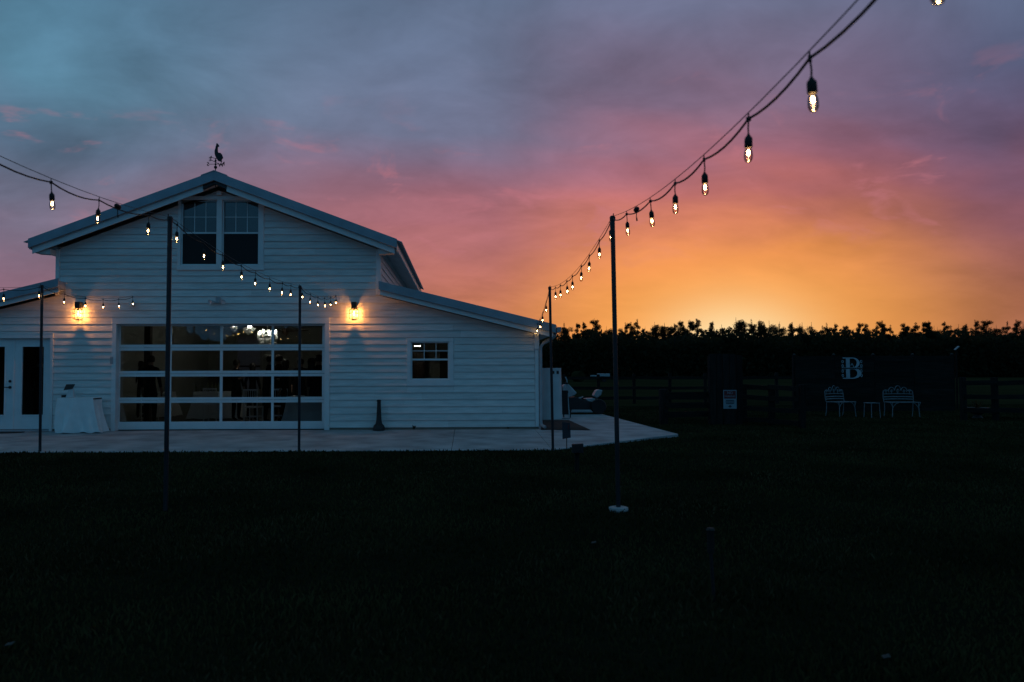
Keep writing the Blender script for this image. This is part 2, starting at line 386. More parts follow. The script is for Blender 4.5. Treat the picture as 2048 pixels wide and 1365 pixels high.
def s_top(x): return shedz(x) - FU * .9 - FL * .8
DEPTH = 11.2
# openings (outer edge of their trim)
def rect(px0, py0, px1, py1, Y=0.0):
    a, b = onY(px0, py1, Y), onY(px1, py0, Y); return [a.x, b.x, a.z, b.z]
o_door = rect(223, 637, 660, 856); o_door[2] = 0.0
o_fr = rect(-62, 668, 109, 856); o_fr[2] = 0.0
o_win = rect(814, 676, 907, 772)
o_loft = rect(356, 394, 529, 541)
OPEN = [o_door, o_fr, o_win, o_loft]
E = 13.85 / 85.0

def sub(rc, op):
    x0, x1, z0, z1 = rc; a, b, c, d = op
    if b <= x0 or a >= x1 or d <= z0 or c >= z1: return [rc]
    out = []
    if a > x0: out.append([x0, a, z0, z1])
    if b < x1: out.append([b, x1, z0, z1])
    if d < z1 - .015: out.append([max(a, x0), min(b, x1), d, z1])
    if c > z0 + .015: out.append([max(a, x0), min(b, x1), z0, c])
    return out
def cut_range(fn, x0, x1, z, apex):
    """x range inside [x0,x1] where the roof soffit is above z (fn falls away from apex)."""
    lo, hi = x0, x1; ap = min(max(apex, x0), x1)
    if fn(ap) < z: return None
    if fn(x1) < z:
        a, b = ap, x1
        for _ in range(30):
            mm = (a + b) / 2; a, b = (mm, b) if fn(mm) >= z else (a, mm)
        hi = a
    if fn(x0) < z:
        a, b = x0, ap
        for _ in range(30):
            mm = (a + b) / 2; a, b = (a, mm) if fn(mm) >= z else (mm, b)
        lo = b
    return (lo, hi) if hi - lo > .02 else None
def board(x0, x1, z0, z1, fn, apex, zrow, frame=None):
    """one lapped siding board; z0..z1 visible, tucked under the next one by 2 cm"""
    lap = .02 if z1 >= zrow + E - 1e-4 else 0.0
    b_ = cut_range(fn, x0, x1, z0, apex)
    if not b_: return
    t_ = cut_range(fn, x0, x1, z1 + lap, apex)
    zt = z1 + lap
    if not t_:
        ap = min(max(apex, x0), x1); zt = min(fn(ap), zt); t_ = (ap - .005, ap + .005)
        if zt - z0 < .02: return
    H = E + .02
    def yf(z): return -(.040 - .025 * (z - zrow) / H)
    th = .010
    out = [(b_[0], z0), (b_[1], z0)]
    if t_[1] < b_[1] - .004 and fn(b_[1]) > z0 + .004: out.append((b_[1], min(fn(b_[1]), zt)))
    out += [(t_[1], zt), (t_[0], zt)]
    if t_[0] > b_[0] + .004 and fn(b_[0]) > z0 + .004: out.append((b_[0], min(fn(b_[0]), zt)))
    n = len(out); v = [(x, yf(z), z) for x, z in out] + [(x, yf(z) + th, z) for x, z in out]
    if frame: v = [frame(p) for p in v]
    MB().poly(v, [tuple(range(n)), tuple(range(2 * n - 1, n - 1, -1))] + [(i, n + i, n + (i + 1) % n, (i + 1) % n) for i in range(n)]).build('siding_board', 'siding', barn)
def run(x0, x1, z0, z1, fn, apex, zrow, frame=None, joints=True):
    cuts = [x0]
    if joints:
        c = x0 + random.uniform(1.2, 3.66)
        while c < x1 - .5: cuts.append(c); c += random.uniform(2.6, 3.66)
    cuts.append(x1)
    for a, b in zip(cuts, cuts[1:]): board(a + .001, b - .001, z0, z1, fn, apex, zrow, frame)
z = .055; row = 0
flat = lambda x: 99.0
while z < PZ - FU - FL:
    zt = z + E
    whole = zt + .02 < s_top(XR)
    spans = [(XW + .09, XE - .09, lambda x: g_top(x) if XL <= x <= XR else s_top(x), xc)] if whole else \
            [(XL + (.085 if z > s_top(XL) - .02 else .0), XR - (.085 if z > s_top(XR) - .02 else .0), g_top, xc), (XR, XE - .09, s_top, XR), (XW + .09, XL, s_top, XL)]
    for x0, x1, fn, apex in spans:
        rects = [[x0, x1, z, zt]]
        for op in OPEN: rects = [q for r_ in rects for q in sub(r_, op)]
        for q in rects: run(q[0], q[1], q[2], q[3], (flat if whole and fn(q[0]) > zt + .05 and fn(q[1]) > zt + .05 else fn), apex, z)
    z = zt
# clerestory side wall and outer side wall of the right wing
def side_frame(X): return lambda p: (X - p[1], p[0], p[2])
z = s_top(XR) - .3
while z < g_top(XR): run(.09, DEPTH - .1, z, min(z + E, g_top(XR) + .1), flat, 0, z, side_frame(XR), joints=False); z += E
z = .055
while z < s_top(XE): run(.09, DEPTH - .1, z, min(z + E, s_top(XE) + .02), flat, 0, z, side_frame(XE), joints=False); z += E
# sheathing behind the boards
shm = MB()
xs = sorted(set([XW, XL, xc, XR, XE] + [v for o in OPEN for v in (o[0] + .05, o[1] - .05)]))
for a, b in zip(xs, xs[1:]):
    mid = (a + b) / 2; fn = g_top if XL <= mid <= XR else s_top
    holes = sorted((o[2] + (.05 if o[2] > .1 else -.1), o[3] - .05) for o in OPEN if o[0] + .04 < mid < o[1] - .04)
    zc = 0.0
    for h0, h1 in holes:
        if h0 > zc: shm.prism([(a, zc), (b, zc), (b, h0), (a, h0)], -.004, .12)
        zc = h1
    shm.prism([(a, zc), (b, zc), (b, fn(b) + .02), (a, fn(a) + .02)], -.004, .12)
shm.build('sheathing', 'sheath', barn)
# foundation strip, dark gap under the boards
MB().box((XW, -.012, -.12), (o_fr[0], .12, .05)).build('foundation', 'sheath', barn)
MB().box((o_fr[1], -.012, -.12), (o_door[0], .12, .05)).build('foundation', 'sheath', barn)
MB().box((o_door[1], -.012, -.12), (XE, .12, .05)).build('foundation', 'sheath', barn)
# corner boards
def trimbox(name, a, b, material='trim', parent=None, bevel=.004): return MB().box(a, b).build(name, material, parent or barn, bevel=bevel)
for X, s, zt_, zb in ((XR, -1, g_top(XR), s_top(XR) + .02), (XL, 1, g_top(XL), s_top(XL) + .02), (XE, -1, s_top(XE), .055), (XW, 1, s_top(XW), .055)):
    trimbox('corner_board', (min(X, X + s * .085), -.052, zb), (max(X, X + s * .085), 0, zt_ + .02))
trimbox('corner_board', (XR, -.052, s_top(XR) + .05), (XR + .025, .09, g_top(XR) + .02))
# side, back walls of the shell
shell = MB()
shell.box((XE - .12, .12, 0), (XE, DEPTH, s_top(XE) + .05)).box((XW, .12, 0), (XW + .12, DEPTH, s_top(XW) + .05))
shell.box((XR - .10, .12, s_top(XR) - .4), (XR - .003, DEPTH, g_top(XR) + .1)).box((XL + .003, .12, s_top(XL) - .4), (XL + .10, DEPTH, g_top(XL) + .1))
BW0, BW1 = onY(474, 745, DEPTH - .15), onY(521, 672, DEPTH - .15)
shell.prism([(BW1.x, 0), (XE, 0), (XE, s_top(XE)), (XR, s_top(XR)), (XR, g_top(XR)), (xc, g_top(xc)), (BW1.x, g_top(BW1.x))] if BW1.x > xc else [(BW1.x, 0), (XE, 0), (XE, s_top(XE)), (XR, s_top(XR)), (XR, g_top(XR)), (xc, g_top(xc)), (BW1.x, g_top(BW1.x))], DEPTH - .12, DEPTH)
shell.prism([(XW, 0), (BW0.x, 0), (BW0.x, g_top(BW0.x)), (xc, g_top(xc)), (XL, g_top(XL)), (XL, s_top(XL)), (XW, s_top(XW))] if BW0.x > xc else [(XW, 0), (BW0.x, 0), (BW0.x, g_top(BW0.x)), (XL, g_top(XL)), (XL, s_top(XL)), (XW, s_top(XW))], DEPTH - .12, DEPTH)
shell.prism([(BW0.x, 0), (BW1.x, 0), (BW1.x, .7), (BW0.x, .7)], DEPTH - .12, DEPTH).prism([(BW0.x, BW1.z), (BW1.x, BW1.z), (BW1.x, g_top(BW1.x)), (BW0.x, g_top(BW0.x))], DEPTH - .12, DEPTH)
shell.build('shell_wall', 'siding', barn)

# roofs: ribbed metal panels, rake trim in two steps, soffits
def ribbed(xa, za, xb, zb, width, up=.0):
    """panel with ribs running down the slope, from y=0 to width"""
    prof = []; k = 4
    for i in range(k):
        y0 = width * i / k
        prof += [(y0, 0), (y0 + width / k * .68, 0), (y0 + width / k * .76, .03), (y0 + width / k * .92, .03)]
    prof.append((width, 0))
    v = []
    for x, z_ in ((xa, za), (xb, zb)):
        v += [(x, y, z_ + h) for y, h in prof] + [(x, y, z_ + h - .012) for y, h in prof]
    n = len(prof); f = []
    for i in range(n - 1):
        f += [(i, i + 1, 2 * n + i + 1, 2 * n + i), (n + i, 3 * n + i, 3 * n + i + 1, n + i + 1), (i, n + i, n + i + 1, i + 1), (2 * n + i, 2 * n + i + 1, 3 * n + i + 1, 3 * n + i)]
    f += [(0, 2 * n, 3 * n, n), (n - 1, 2 * n - 1, 4 * n - 1, 3 * n - 1)]
    return MB().poly(v, f).mesh('roof_panel')
PW = .914; NP = int((DEPTH + OV) / PW)
eR, eL = xc + HALF, xc - HALF
shR = SXB; shL = 2 * xc - SXB
for xa, za, xb, zb in ((xc, PZ, eR + .11, TZ - .11 * SG), (xc, PZ, eL - .11, TZ - .11 * SG), (XR + .004, shedz(XR), shR + .03, shedz(shR + .03)), (XL - .004, shedz(XL), shL - .03, shedz(shR + .03))):
    me = ribbed(xa, za + .004, xb, zb + .004, PW)
    for i in range(NP):
        o = link('roof_panel', me, 'roof', barn); o.location.y = -OV + .02 + i * PW
def band(name, p, q, y0, y1, z_hi, z_lo, material):
    return MB().prism([(p[0], p[1] - z_lo), (q[0], q[1] - z_lo), (q[0], q[1] - z_hi), (p[0], p[1] - z_hi)], y0, y1).build(name, material, barn, bevel=.004)
cutx = .27                                      # lower board stops short of the ridge where the vane is mounted
for s in (-1, 1):
    e = xc + s * HALF
    band('rake_trim', (xc, PZ + .03), (e, TZ + .03), -OV, -OV + .05, 0, FU + .03, 'rake')
    band('rake_board', (xc + s * cutx, roofz(xc + cutx)), (e - s * .06, TZ + .06 * SG), -OV + .075, -OV + .105, FU - .03, FU + FL, 'trim')
    # soffit under the front overhang and under the eave
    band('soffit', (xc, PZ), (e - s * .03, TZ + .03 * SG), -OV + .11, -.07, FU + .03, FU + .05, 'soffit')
    sx = XR if s > 0 else XL
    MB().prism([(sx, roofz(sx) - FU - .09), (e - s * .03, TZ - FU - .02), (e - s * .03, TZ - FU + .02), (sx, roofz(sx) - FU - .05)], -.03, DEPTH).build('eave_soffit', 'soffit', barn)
    MB().box((min(e, e - s * .03), -OV + .052, TZ - FU - .02), (max(e, e - s * .03), DEPTH, TZ - .015)).build('eave_board', 'trim', barn)
    # boxed eave return at the gable foot
    MB().prism([(sx, g_top(sx) - .02), (e - s * .10, TZ - FU - .04), (e - s * .10, TZ - FU - .10), (sx, g_top(sx) - .14)], -OV + .14, -.04).build('eave_return', 'soffit', barn)
    # lean-to
    a = sa.x if s > 0 else onY(114, 568, -OV).x; b = shR if s > 0 else shL
    if s < 0: MB().prism([(XL - .01, shedz(XL) + .02), (a, shedz(XL) + .04), (a, shedz(XL) - .17), (XL - .01, shedz(XL) - .19)], -OV + .052, -.06).build('rake_return', 'rake', barn)
    band('rake_trim', (a - s * .02, shedz(a) + .03), (b, shedz(b) + .03), -OV, -OV + .05, 0, FU * .9 + .03, 'rake')
    band('rake_board', (a, shedz(a)), (b - s * .06, shedz(b - s * .06)), -OV + .075, -OV + .105, FU * .9 - .03, FU * .9 + FL * .8, 'trim')
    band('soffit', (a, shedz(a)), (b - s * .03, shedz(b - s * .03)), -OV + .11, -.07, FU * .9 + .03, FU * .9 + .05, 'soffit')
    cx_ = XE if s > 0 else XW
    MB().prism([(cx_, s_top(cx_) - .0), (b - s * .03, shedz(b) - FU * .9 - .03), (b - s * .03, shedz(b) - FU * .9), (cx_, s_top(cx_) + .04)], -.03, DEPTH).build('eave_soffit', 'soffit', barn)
    trimbox('eave_block', (min(cx_ - s * .10, cx_ + s * .01), -.10, s_top(cx_) - .34), (max(cx_ - s * .10, cx_ + s * .01), -.040, s_top(cx_) + .03))
band('ridge_cap', (xc - .3, roofz(xc - .3) + .04), (xc, PZ + .04), -OV - .01, DEPTH, -.012, .012, 'roof')
band('ridge_cap', (xc, PZ + .04), (xc + .3, roofz(xc + .3) + .04), -OV - .01, DEPTH, -.012, .012, 'roof')
MB().prism([(xc - cutx, roofz(xc - cutx) - FU), (xc, PZ - FU), (xc + cutx, roofz(xc + cutx) - FU), (xc + cutx, roofz(xc + cutx) - FU - .09), (xc, PZ - FU - .07), (xc - cutx, roofz(xc - cutx) - FU - .09)], -OV + .06, -OV + .16).build('vane_bracket', 'black', barn)
# gutter and downspout at the right wing
gx = shR + .02; gzt = shedz(shR) - .03
gt = MB()
gt.poly([(gx, -OV, gzt), (gx + .11, -OV, gzt), (gx + .09, -OV, gzt - .11), (gx, -OV, gzt - .12), (gx, DEPTH, gzt), (gx + .11, DEPTH, gzt), (gx + .09, DEPTH, gzt - .11), (gx, DEPTH, gzt - .12)],
        [(3, 2, 1, 0), (4, 5, 6, 7), (1, 2, 6, 5), (2, 3, 7, 6), (3, 0, 4, 7), (0, 1, 5, 4)])
gt.build('gutter', 'rake', barn)
ds = [(gx + .03, -.05, gzt - .10), (gx - .02, -.05, gzt - .2), (gx - .1, -.04, gzt - .27), (XE + .12, -.03, gzt - .36), (XE + .055, -.03, gzt - .44), (XE + .05, -.03, gzt - .55), (XE + .05, -.03, .18), (XE + .06, -.05, .1), (XE + .14, -.16, .045)]
MB().tube(ds, .038, 8).build('downspout', 'grey', barn, smooth=True)

# ------------------------------------------------------------------ overhead glass door
gd = empty('overhead_door', parent=barn)
a = rect(232, 648, 650, 856); gx0, gx1, gz1 = a[0], a[1], a[3]
YD = .13
# jambs and casing
def part(name, a_, b_, parent, material='trim', bevel=.004): return MB().box(a_, b_).build(name, material, parent, bevel=bevel)
ct = .04
part('casing', (o_door[0], -.058, .0), (gx0, .02, gz1), gd); part('casing', (gx1, -.058, .0), (o_door[1], .02, gz1), gd)
part('casing', (o_door[0], -.060, gz1), (o_door[1], .02, o_door[3]), gd)
part('drip_cap', (o_door[0] - .01, -.06, o_door[3]), (o_door[1] + .01, -.0, o_door[3] + .012), gd)
part('jamb', (gx0 - .03, .022, 0), (gx0, YD, gz1 + .03), gd); part('jamb', (gx1, .022, 0), (gx1 + .03, YD, gz1 + .03), gd)
part('jamb', (gx0 - .03, .022, gz1), (gx1 + .03, YD, gz1 + .04), gd)
gcols = [(240, 337), (342.5, 439.5), (445, 542.5), (547.5, 644)]
grows = [(652.5, 689.5), (701.5, 742), (753.5, 795), (806, 843.5)]
X = [(onY(p, 750, YD).x, onY(q, 750, YD).x) for p, q in gcols]
Zr = [(onY(440, q, YD).z, onY(440, p, YD).z) for p, q in grows]
Zr[3] = (max(.10, Zr[3][0]), Zr[3][1])
yo, yi = YD, YD + .045
bounds = [gz1 + .02] + [(Zr[i][0] + Zr[i + 1][1]) / 2 for i in range(3)] + [.012]
for i in range(4):
    zt_, zb = bounds[i] - .004, bounds[i + 1] + .004
    part('rail', (gx0 - .01, yo, Zr[i][1]), (gx1 + .01, yi, zt_), gd, 'sash'); part('rail', (gx0 - .01, yo, zb), (gx1 + .01, yi, Zr[i][0]), gd, 'sash')
    edges = [(gx0 - .01, X[0][0])] + [(X[j][1], X[j + 1][0]) for j in range(3)] + [(X[3][1], gx1 + .01)]
    for p, q in edges: part('stile', (p, yo + .003, Zr[i][0]), (q, yi - .003, Zr[i][1]), gd, 'sash')
    for j in range(4):
        part('pane', (X[j][0] - .005, yo + .018, Zr[i][0] - .005), (X[j][1] + .005, yo + .024, Zr[i][1] + .005), gd, 'glass', 0)
part('bottom_seal', (gx0, yo + .005, -.004), (gx1, yi, .012), gd, 'rubber', 0)
kp = onY(224, 721, -.04); part('keypad', (kp.x - .035, -.065, kp.z - .09), (kp.x + .035, -.059, kp.z + .08), gd, 'grey')

# ------------------------------------------------------------------ french doors
fr = rect(-54, 677, 103, 856)
fx0, fx1, fz1 = fr[0], fr[1], fr[3]
fd = empty('french_door_frame', parent=barn)
part('casing', (fx1, -.058, 0), (o_fr[1], .02, fz1), fd); part('casing', (o_fr[0], -.058, 0), (fx0, .02, fz1), fd)
part('casing', (o_fr[0], -.060, fz1), (o_fr[1], .02, o_fr[3]), fd); part('drip_cap', (o_fr[0] - .02, -.065, o_fr[3]), (o_fr[1] + .01, 0, o_fr[3] + .014), fd)
part('jamb', (fx1 - .012, .022, 0), (fx1 + .03, .12, fz1 + .03), fd); part('jamb', (fx0 - .03, .022, 0), (fx0 + .012, .12, fz1 + .03), fd)
part('jamb', (fx0, .022, fz1 - .012), (fx1, .12, fz1 + .03), fd)
part('threshold', (fx0, -.06, .0), (fx1, .12, .035), fd, 'grey')
xm = onY(27, 760, .05).x
gl_w = (onY(92, 760, .05).x - onY(49, 760, .05).x)
gzb, gzt2 = onY(60, 830, .05).z, onY(60, 694, .05).z
for k, (x0, x1) in enumerate(((xm + .003, fx1 - .016), (fx0 + .016, xm - .003))):
    dr = empty('french_door', parent=barn)
    ins = (x1 - x0 - gl_w) / 2; ga, gb = x0 + ins + .01, x1 - ins + .01
    if k: ga, gb = x0 + ins - .02, onY(9, 760, .05).x
    part('stile', (x0, .05, .045), (ga, .095, fz1 - .016), dr, 'sash'); part('stile', (gb, .05, .045), (x1, .095, fz1 - .016), dr, 'sash')
    part('rail', (ga, .051, .045), (gb, .094, gzb), dr, 'sash'); part('rail', (ga, .051, gzt2), (gb, .094, fz1 - .016), dr, 'sash')
    for p, q in (((ga - .03, .038, gzb - .03), (gb + .03, .05, gzb)), ((ga - .03, .038, gzt2), (gb + .03, .05, gzt2 + .03)), ((ga - .03, .038, gzb), (ga, .05, gzt2)), ((gb, .038, gzb), (gb + .03, .05, gzt2))):
        part('glazing_bead', p, q, dr, 'sash')
    part('pane', (ga, .07, gzb), (gb, .076, gzt2), dr, 'glass', 0)
    if k:
        hx = onY(20, 763, .04)
        MB().lathe([(.03, 0), (.032, .02), (.02, .03)], (0, 0, 0), 12).build('deadbolt', 'black', dr).matrix_local = Matrix.Translation((hx.x, .05, hx.z)) @ Matrix.Rotation(R(90), 4, 'X')
        hz = onY(20, 775, .04).z
        h = MB().lathe([(.032, 0), (.034, .015), (.016, .02), (.016, .05)], (0, 0, 0), 12); h.bar((0, 0, .05), (-.11, 0, .055), .02, .018)
        h.build('door_handle', 'black', dr).matrix_local = Matrix.Translation((hx.x, .05, hz)) @ Matrix.Rotation(R(90), 4, 'X')
part('astragal', (xm - .022, .03, .045), (xm + .022, .049, fz1 - .016), fd, 'sash')

# ------------------------------------------------------------------ windows
def hung(parent, x0, x1, z0, z1, zm, cols, blind):
    w = empty('window', parent=parent)
    sf = .028
    part('frame', (x0, .0, z0), (x0 + sf, .1, z1), w, 'sash'); part('frame', (x1 - sf, .0, z0), (x1, .1, z1), w, 'sash')
    part('frame', (x0 + sf, .0, z1 - sf), (x1 - sf, .1, z1), w, 'sash'); part('frame', (x0 + sf, .0, z0), (x1 - sf, .1, z0 + sf), w, 'sash')
    a_, b_ = x0 + sf, x1 - sf
    part('meeting_rail', (a_, .03, zm - .022), (b_, .075, zm + .022), w, 'sash')
    part('pane', (a_, .062, zm + .022), (b_, .067, z1 - sf), w, 'glass', 0)
    part('pane', (a_, .045, z0 + sf), (b_, .05, zm - .022), w, 'glass', 0)
    for i in range(1, cols): xx = a_ + (b_ - a_) * i / cols; part('muntin', (xx - .008, .054, zm + .022), (xx + .008, .0615, z1 - sf), w, 'sash', 0)
    zz_ = (zm + z1 - sf + .02) / 2; part('muntin', (a_, .0545, zz_ - .008), (b_, .061, zz_ + .008), w, 'sash', 0)
    if blind: part('blind', (a_, .085, zm - .01), (b_, .092, z1 - sf), w, 'blind', 0)
    return w
def casing4(parent, o, x0, x1, z0, z1):
    part('casing', (o[0], -.058, z0), (x0, .01, z1), parent); part('casing', (x1, -.058, z0), (o[1], .01, z1), parent)
    part('casing', (o[0], -.060, z1), (o[1], .01, o[3]), parent); part('sill', (o[0] - .01, -.06, o[2]), (o[1] + .01, .01, z0), parent)
w0 = rect(822, 684, 898, 760); wz = onY(860, 719.5, 0).z
ww = empty('window_casing', parent=barn); casing4(ww, o_win, w0[0], w0[1], w0[2], w0[3])
hung(barn, w0[0], w0[1], w0[2], w0[3], wz, 3, False)
l0 = rect(362, 401, 519, 531); lm = onY(440, 466, 0).z; xa, xb = onY(435, 466, 0).x, onY(445, 466, 0).x
lw = empty('window_casing', parent=barn); casing4(lw, o_loft, l0[0], l0[1], l0[2], l0[3]); part('mullion', (xa, -.059, l0[2]), (xb, .1, l0[3]), lw)
for p, q in ((l0[0], xa), (xb, l0[1])):
    w = hung(barn, p, q, l0[2], l0[3], lm, 3, True)
    part('insect_screen', (p + .028, .02, l0[2] + .028), (q - .028, .024, lm - .022), w, 'screen', 0)
# ------------------------------------------------------------------ inside the barn
def room(x0, x1, y1, zc):
    part('interior_floor', (x0, .18, -.06), (x1, y1, -.003), barn, 'ifloor', 0)
    part('interior_ceiling', (x0, .125, zc), (x1, y1, zc + .08), barn, 'iceil', 0)
IX0, IX1, IY, IC = XL + .12, XR - .12, DEPTH - .22, 3.0
room(IX0, IX1, IY, IC)
part('interior_wall', (IX0 - .1, .13, -.05), (IX0, IY, IC), barn, 'iwall', 0); part('interior_wall', (IX1, .13, -.05), (IX1 + .1, IY, IC), barn, 'iwall', 0)
bw = onY(474, 745, IY); bw2 = onY(521, 672, IY)        # window in the back wall
part('interior_wall', (IX0, IY, -.05), (bw.x, IY + .1, IC), barn, 'iwall', 0); part('interior_wall', (bw2.x, IY, -.05), (IX1, IY + .1, IC), barn, 'iwall', 0)
part('interior_wall', (bw.x, IY, -.05), (bw2.x, IY + .1, .7), barn, 'iwall', 0); part('interior_wall', (bw.x, IY, bw2.z), (bw2.x, IY + .1, IC), barn, 'iwall', 0)
bwn = empty('back_window', parent=barn)
part('darkening_panel', (IX0, IY - .04, -.01), (bw.x - .1, IY - .005, 1.25), barn, 'dwood', 0); part('darkening_panel', (bw2.x + .1, IY - .04, -.01), (IX1, IY - .005, 1.25), barn, 'dwood', 0)  # dark panels added so the lower back wall looks dim
part('blind', (bw.x, IY + .05, .7), (bw2.x, IY + .06, bw2.z), bwn, 'blind', 0); zr_ = onY(497, 733, IY).z
part('meeting_rail', (bw.x, IY - .02, zr_ - .03), (bw2.x, IY + .03, zr_ + .03), bwn, 'dwood'); part('frame', (bw.x - .09, IY - .03, .6), (bw.x, IY, bw2.z + .1), bwn, 'iwall'); part('frame', (bw2.x, IY - .03, .6), (bw2.x + .09, IY, bw2.z + .1), bwn, 'iwall')
# small rooms behind the window and the french doors
WY = 3.6
part('interior_wall', (XR + .02, WY, -.05), (XE - .12, WY + .1, 2.4), barn, 'iwall', 0); part('interior_floor', (XR + .02, .13, -.06), (XE - .12, WY, -.003), barn, 'ifloor', 0)
part('interior_ceiling', (XR - .02, .125, 2.36), (XE - .12, WY, 2.42), barn, 'iceil', 0)
part('interior_wall', (XW + .12, WY, -.05), (XL - .02, WY + .1, 2.45), barn, 'iwall', 0); part('interior_floor', (XW + .12, .13, -.06), (XL - .02, WY, -.003), barn, 'ifloor', 0)
part('interior_ceiling', (XW + .12, .125, 2.36), (XL - .02, WY, 2.42), barn, 'iceil', 0)
post_x = onY(297, 660, 2.5)
part('post', (post_x.x - .08, 2.42, -.02), (post_x.x + .08, 2.58, IC), barn, 'dwood'); part('beam', (IX0, 2.40, 2.78), (IX1, 2.60, IC), barn, 'dwood')

def chandelier(px, Y, zt, dia, h, tiers, bulbs, label, em, dense):
    p = onY(px, 670, Y)
    t_ = thing('chandelier', label, 'chandelier', (p.x, Y, zt))
    f = MB().tube([(0, 0, IC - zt - .002), (0, 0, -.02)], .008, 6); f.lathe([(.05, IC - zt - .04), (.06, IC - zt - .003)], n=10)
    for k in range(tiers):
        r_ = dia / 2 * (1 - k / tiers * (.85 if not bulbs else .35)); zz_ = -h * k / tiers * .8
        f.tube([(r_ * math.cos(a * .5236), r_ * math.sin(a * .5236), zz_) for a in range(13)], .008, 5)
        f.bar((-r_, 0, zz_), (r_, 0, zz_), .01, .01)
    f.build('frame', 'crystal', t_)
    c = MB(); rnd = random.Random(px)
    for k in range(tiers):
        r_ = dia / 2 * (1 - k / tiers * (.85 if not bulbs else .35)); zz_ = -h * k / tiers * .8
        n = max(5, int(dense * (1 - k / tiers * .6)))
        for j in range(n):
            a = 6.2832 * j / n + k * .3; x, y = r_ * math.cos(a), r_ * math.sin(a)
            ln = h * (.9 / tiers if not bulbs else rnd.uniform(.4, .62))
            q = 0.0
            while q < ln:
                s = rnd.uniform(.008, .013); zc = zz_ - q - .015
                c.poly([(x, y, zc + s * 1.4), (x + s, y, zc), (x, y + s, zc), (x - s, y, zc), (x, y - s, zc), (x, y, zc - s * 1.4)], [(0, 1, 2), (0, 2, 3), (0, 3, 4), (0, 4, 1), (5, 2, 1), (5, 3, 2), (5, 4, 3), (5, 1, 4)])
                q += s * 2.9 if not bulbs else s * rnd.uniform(3, 6)
    tag(c.build('crystal_strands', 'crystal', t_), kind='stuff')
    for j in range(bulbs or 3):
        a = 6.2832 * (j + .3) / (bulbs or 3); r_ = dia * (.40 if bulbs else .12)
        MB().lathe([(.004, -.03), (.017, -.012), (.021, .006), (.013, .03), (.003, .05)], (r_ * math.cos(a), r_ * math.sin(a), .03 if not bulbs else -.02 - .03 * (j % 3)), 8).build('candle_bulb', em, t_, smooth=True)
    return t_
chandelier(535, 3.0, onY(535, 662, 3).z, .54, .42, 3, 9, 'brightly lit crystal chandelier hanging behind the glass overhead door', 'candle', 20)
chandelier(468, 6.5, onY(468, 653, 6.5).z, .23, .22, 4, 0, 'small cone shaped crystal pendant left of the bright chandelier', 'dimglow', 14)
chandelier(499, 7.5, onY(499, 656, 7.5).z, .38, .26, 4, 0, 'wide tiered crystal pendant just beside the bright chandelier', 'dimglow', 18)
fp = onY(571, 662, 4.2)
fan = thing('ceiling_fan', 'dark ceiling fan seen through the upper right door panes', 'fan', (fp.x, 4.2, fp.z))
MB().lathe([(.03, .08), (.1, .06), (.12, -.02), (.06, -.1), (.05, -.14)], n=14).tube([(0, 0, .05), (0, 0, IC - fp.z - .003)], .015, 6).build('motor', 'dwood', fan, smooth=True)
for k in range(5):
    a = k * 1.2566 + .1; bl = MB().poly([(.1, -.04, .01), (.62, -.075, .03), (.66, 0, .02), (.62, .075, .005), (.1, .04, 0)] + [(.1, -.04, .0), (.62, -.075, .02), (.66, 0, .01), (.62, .075, -.005), (.1, .04, -.01)],
        [(0, 1, 2, 3, 4), (9, 8, 7, 6, 5)] + [(i, (i + 1) % 5, 5 + (i + 1) % 5, 5 + i) for i in range(5)])
    bl.build('blade', 'dwood', fan).rotation_euler.z = a

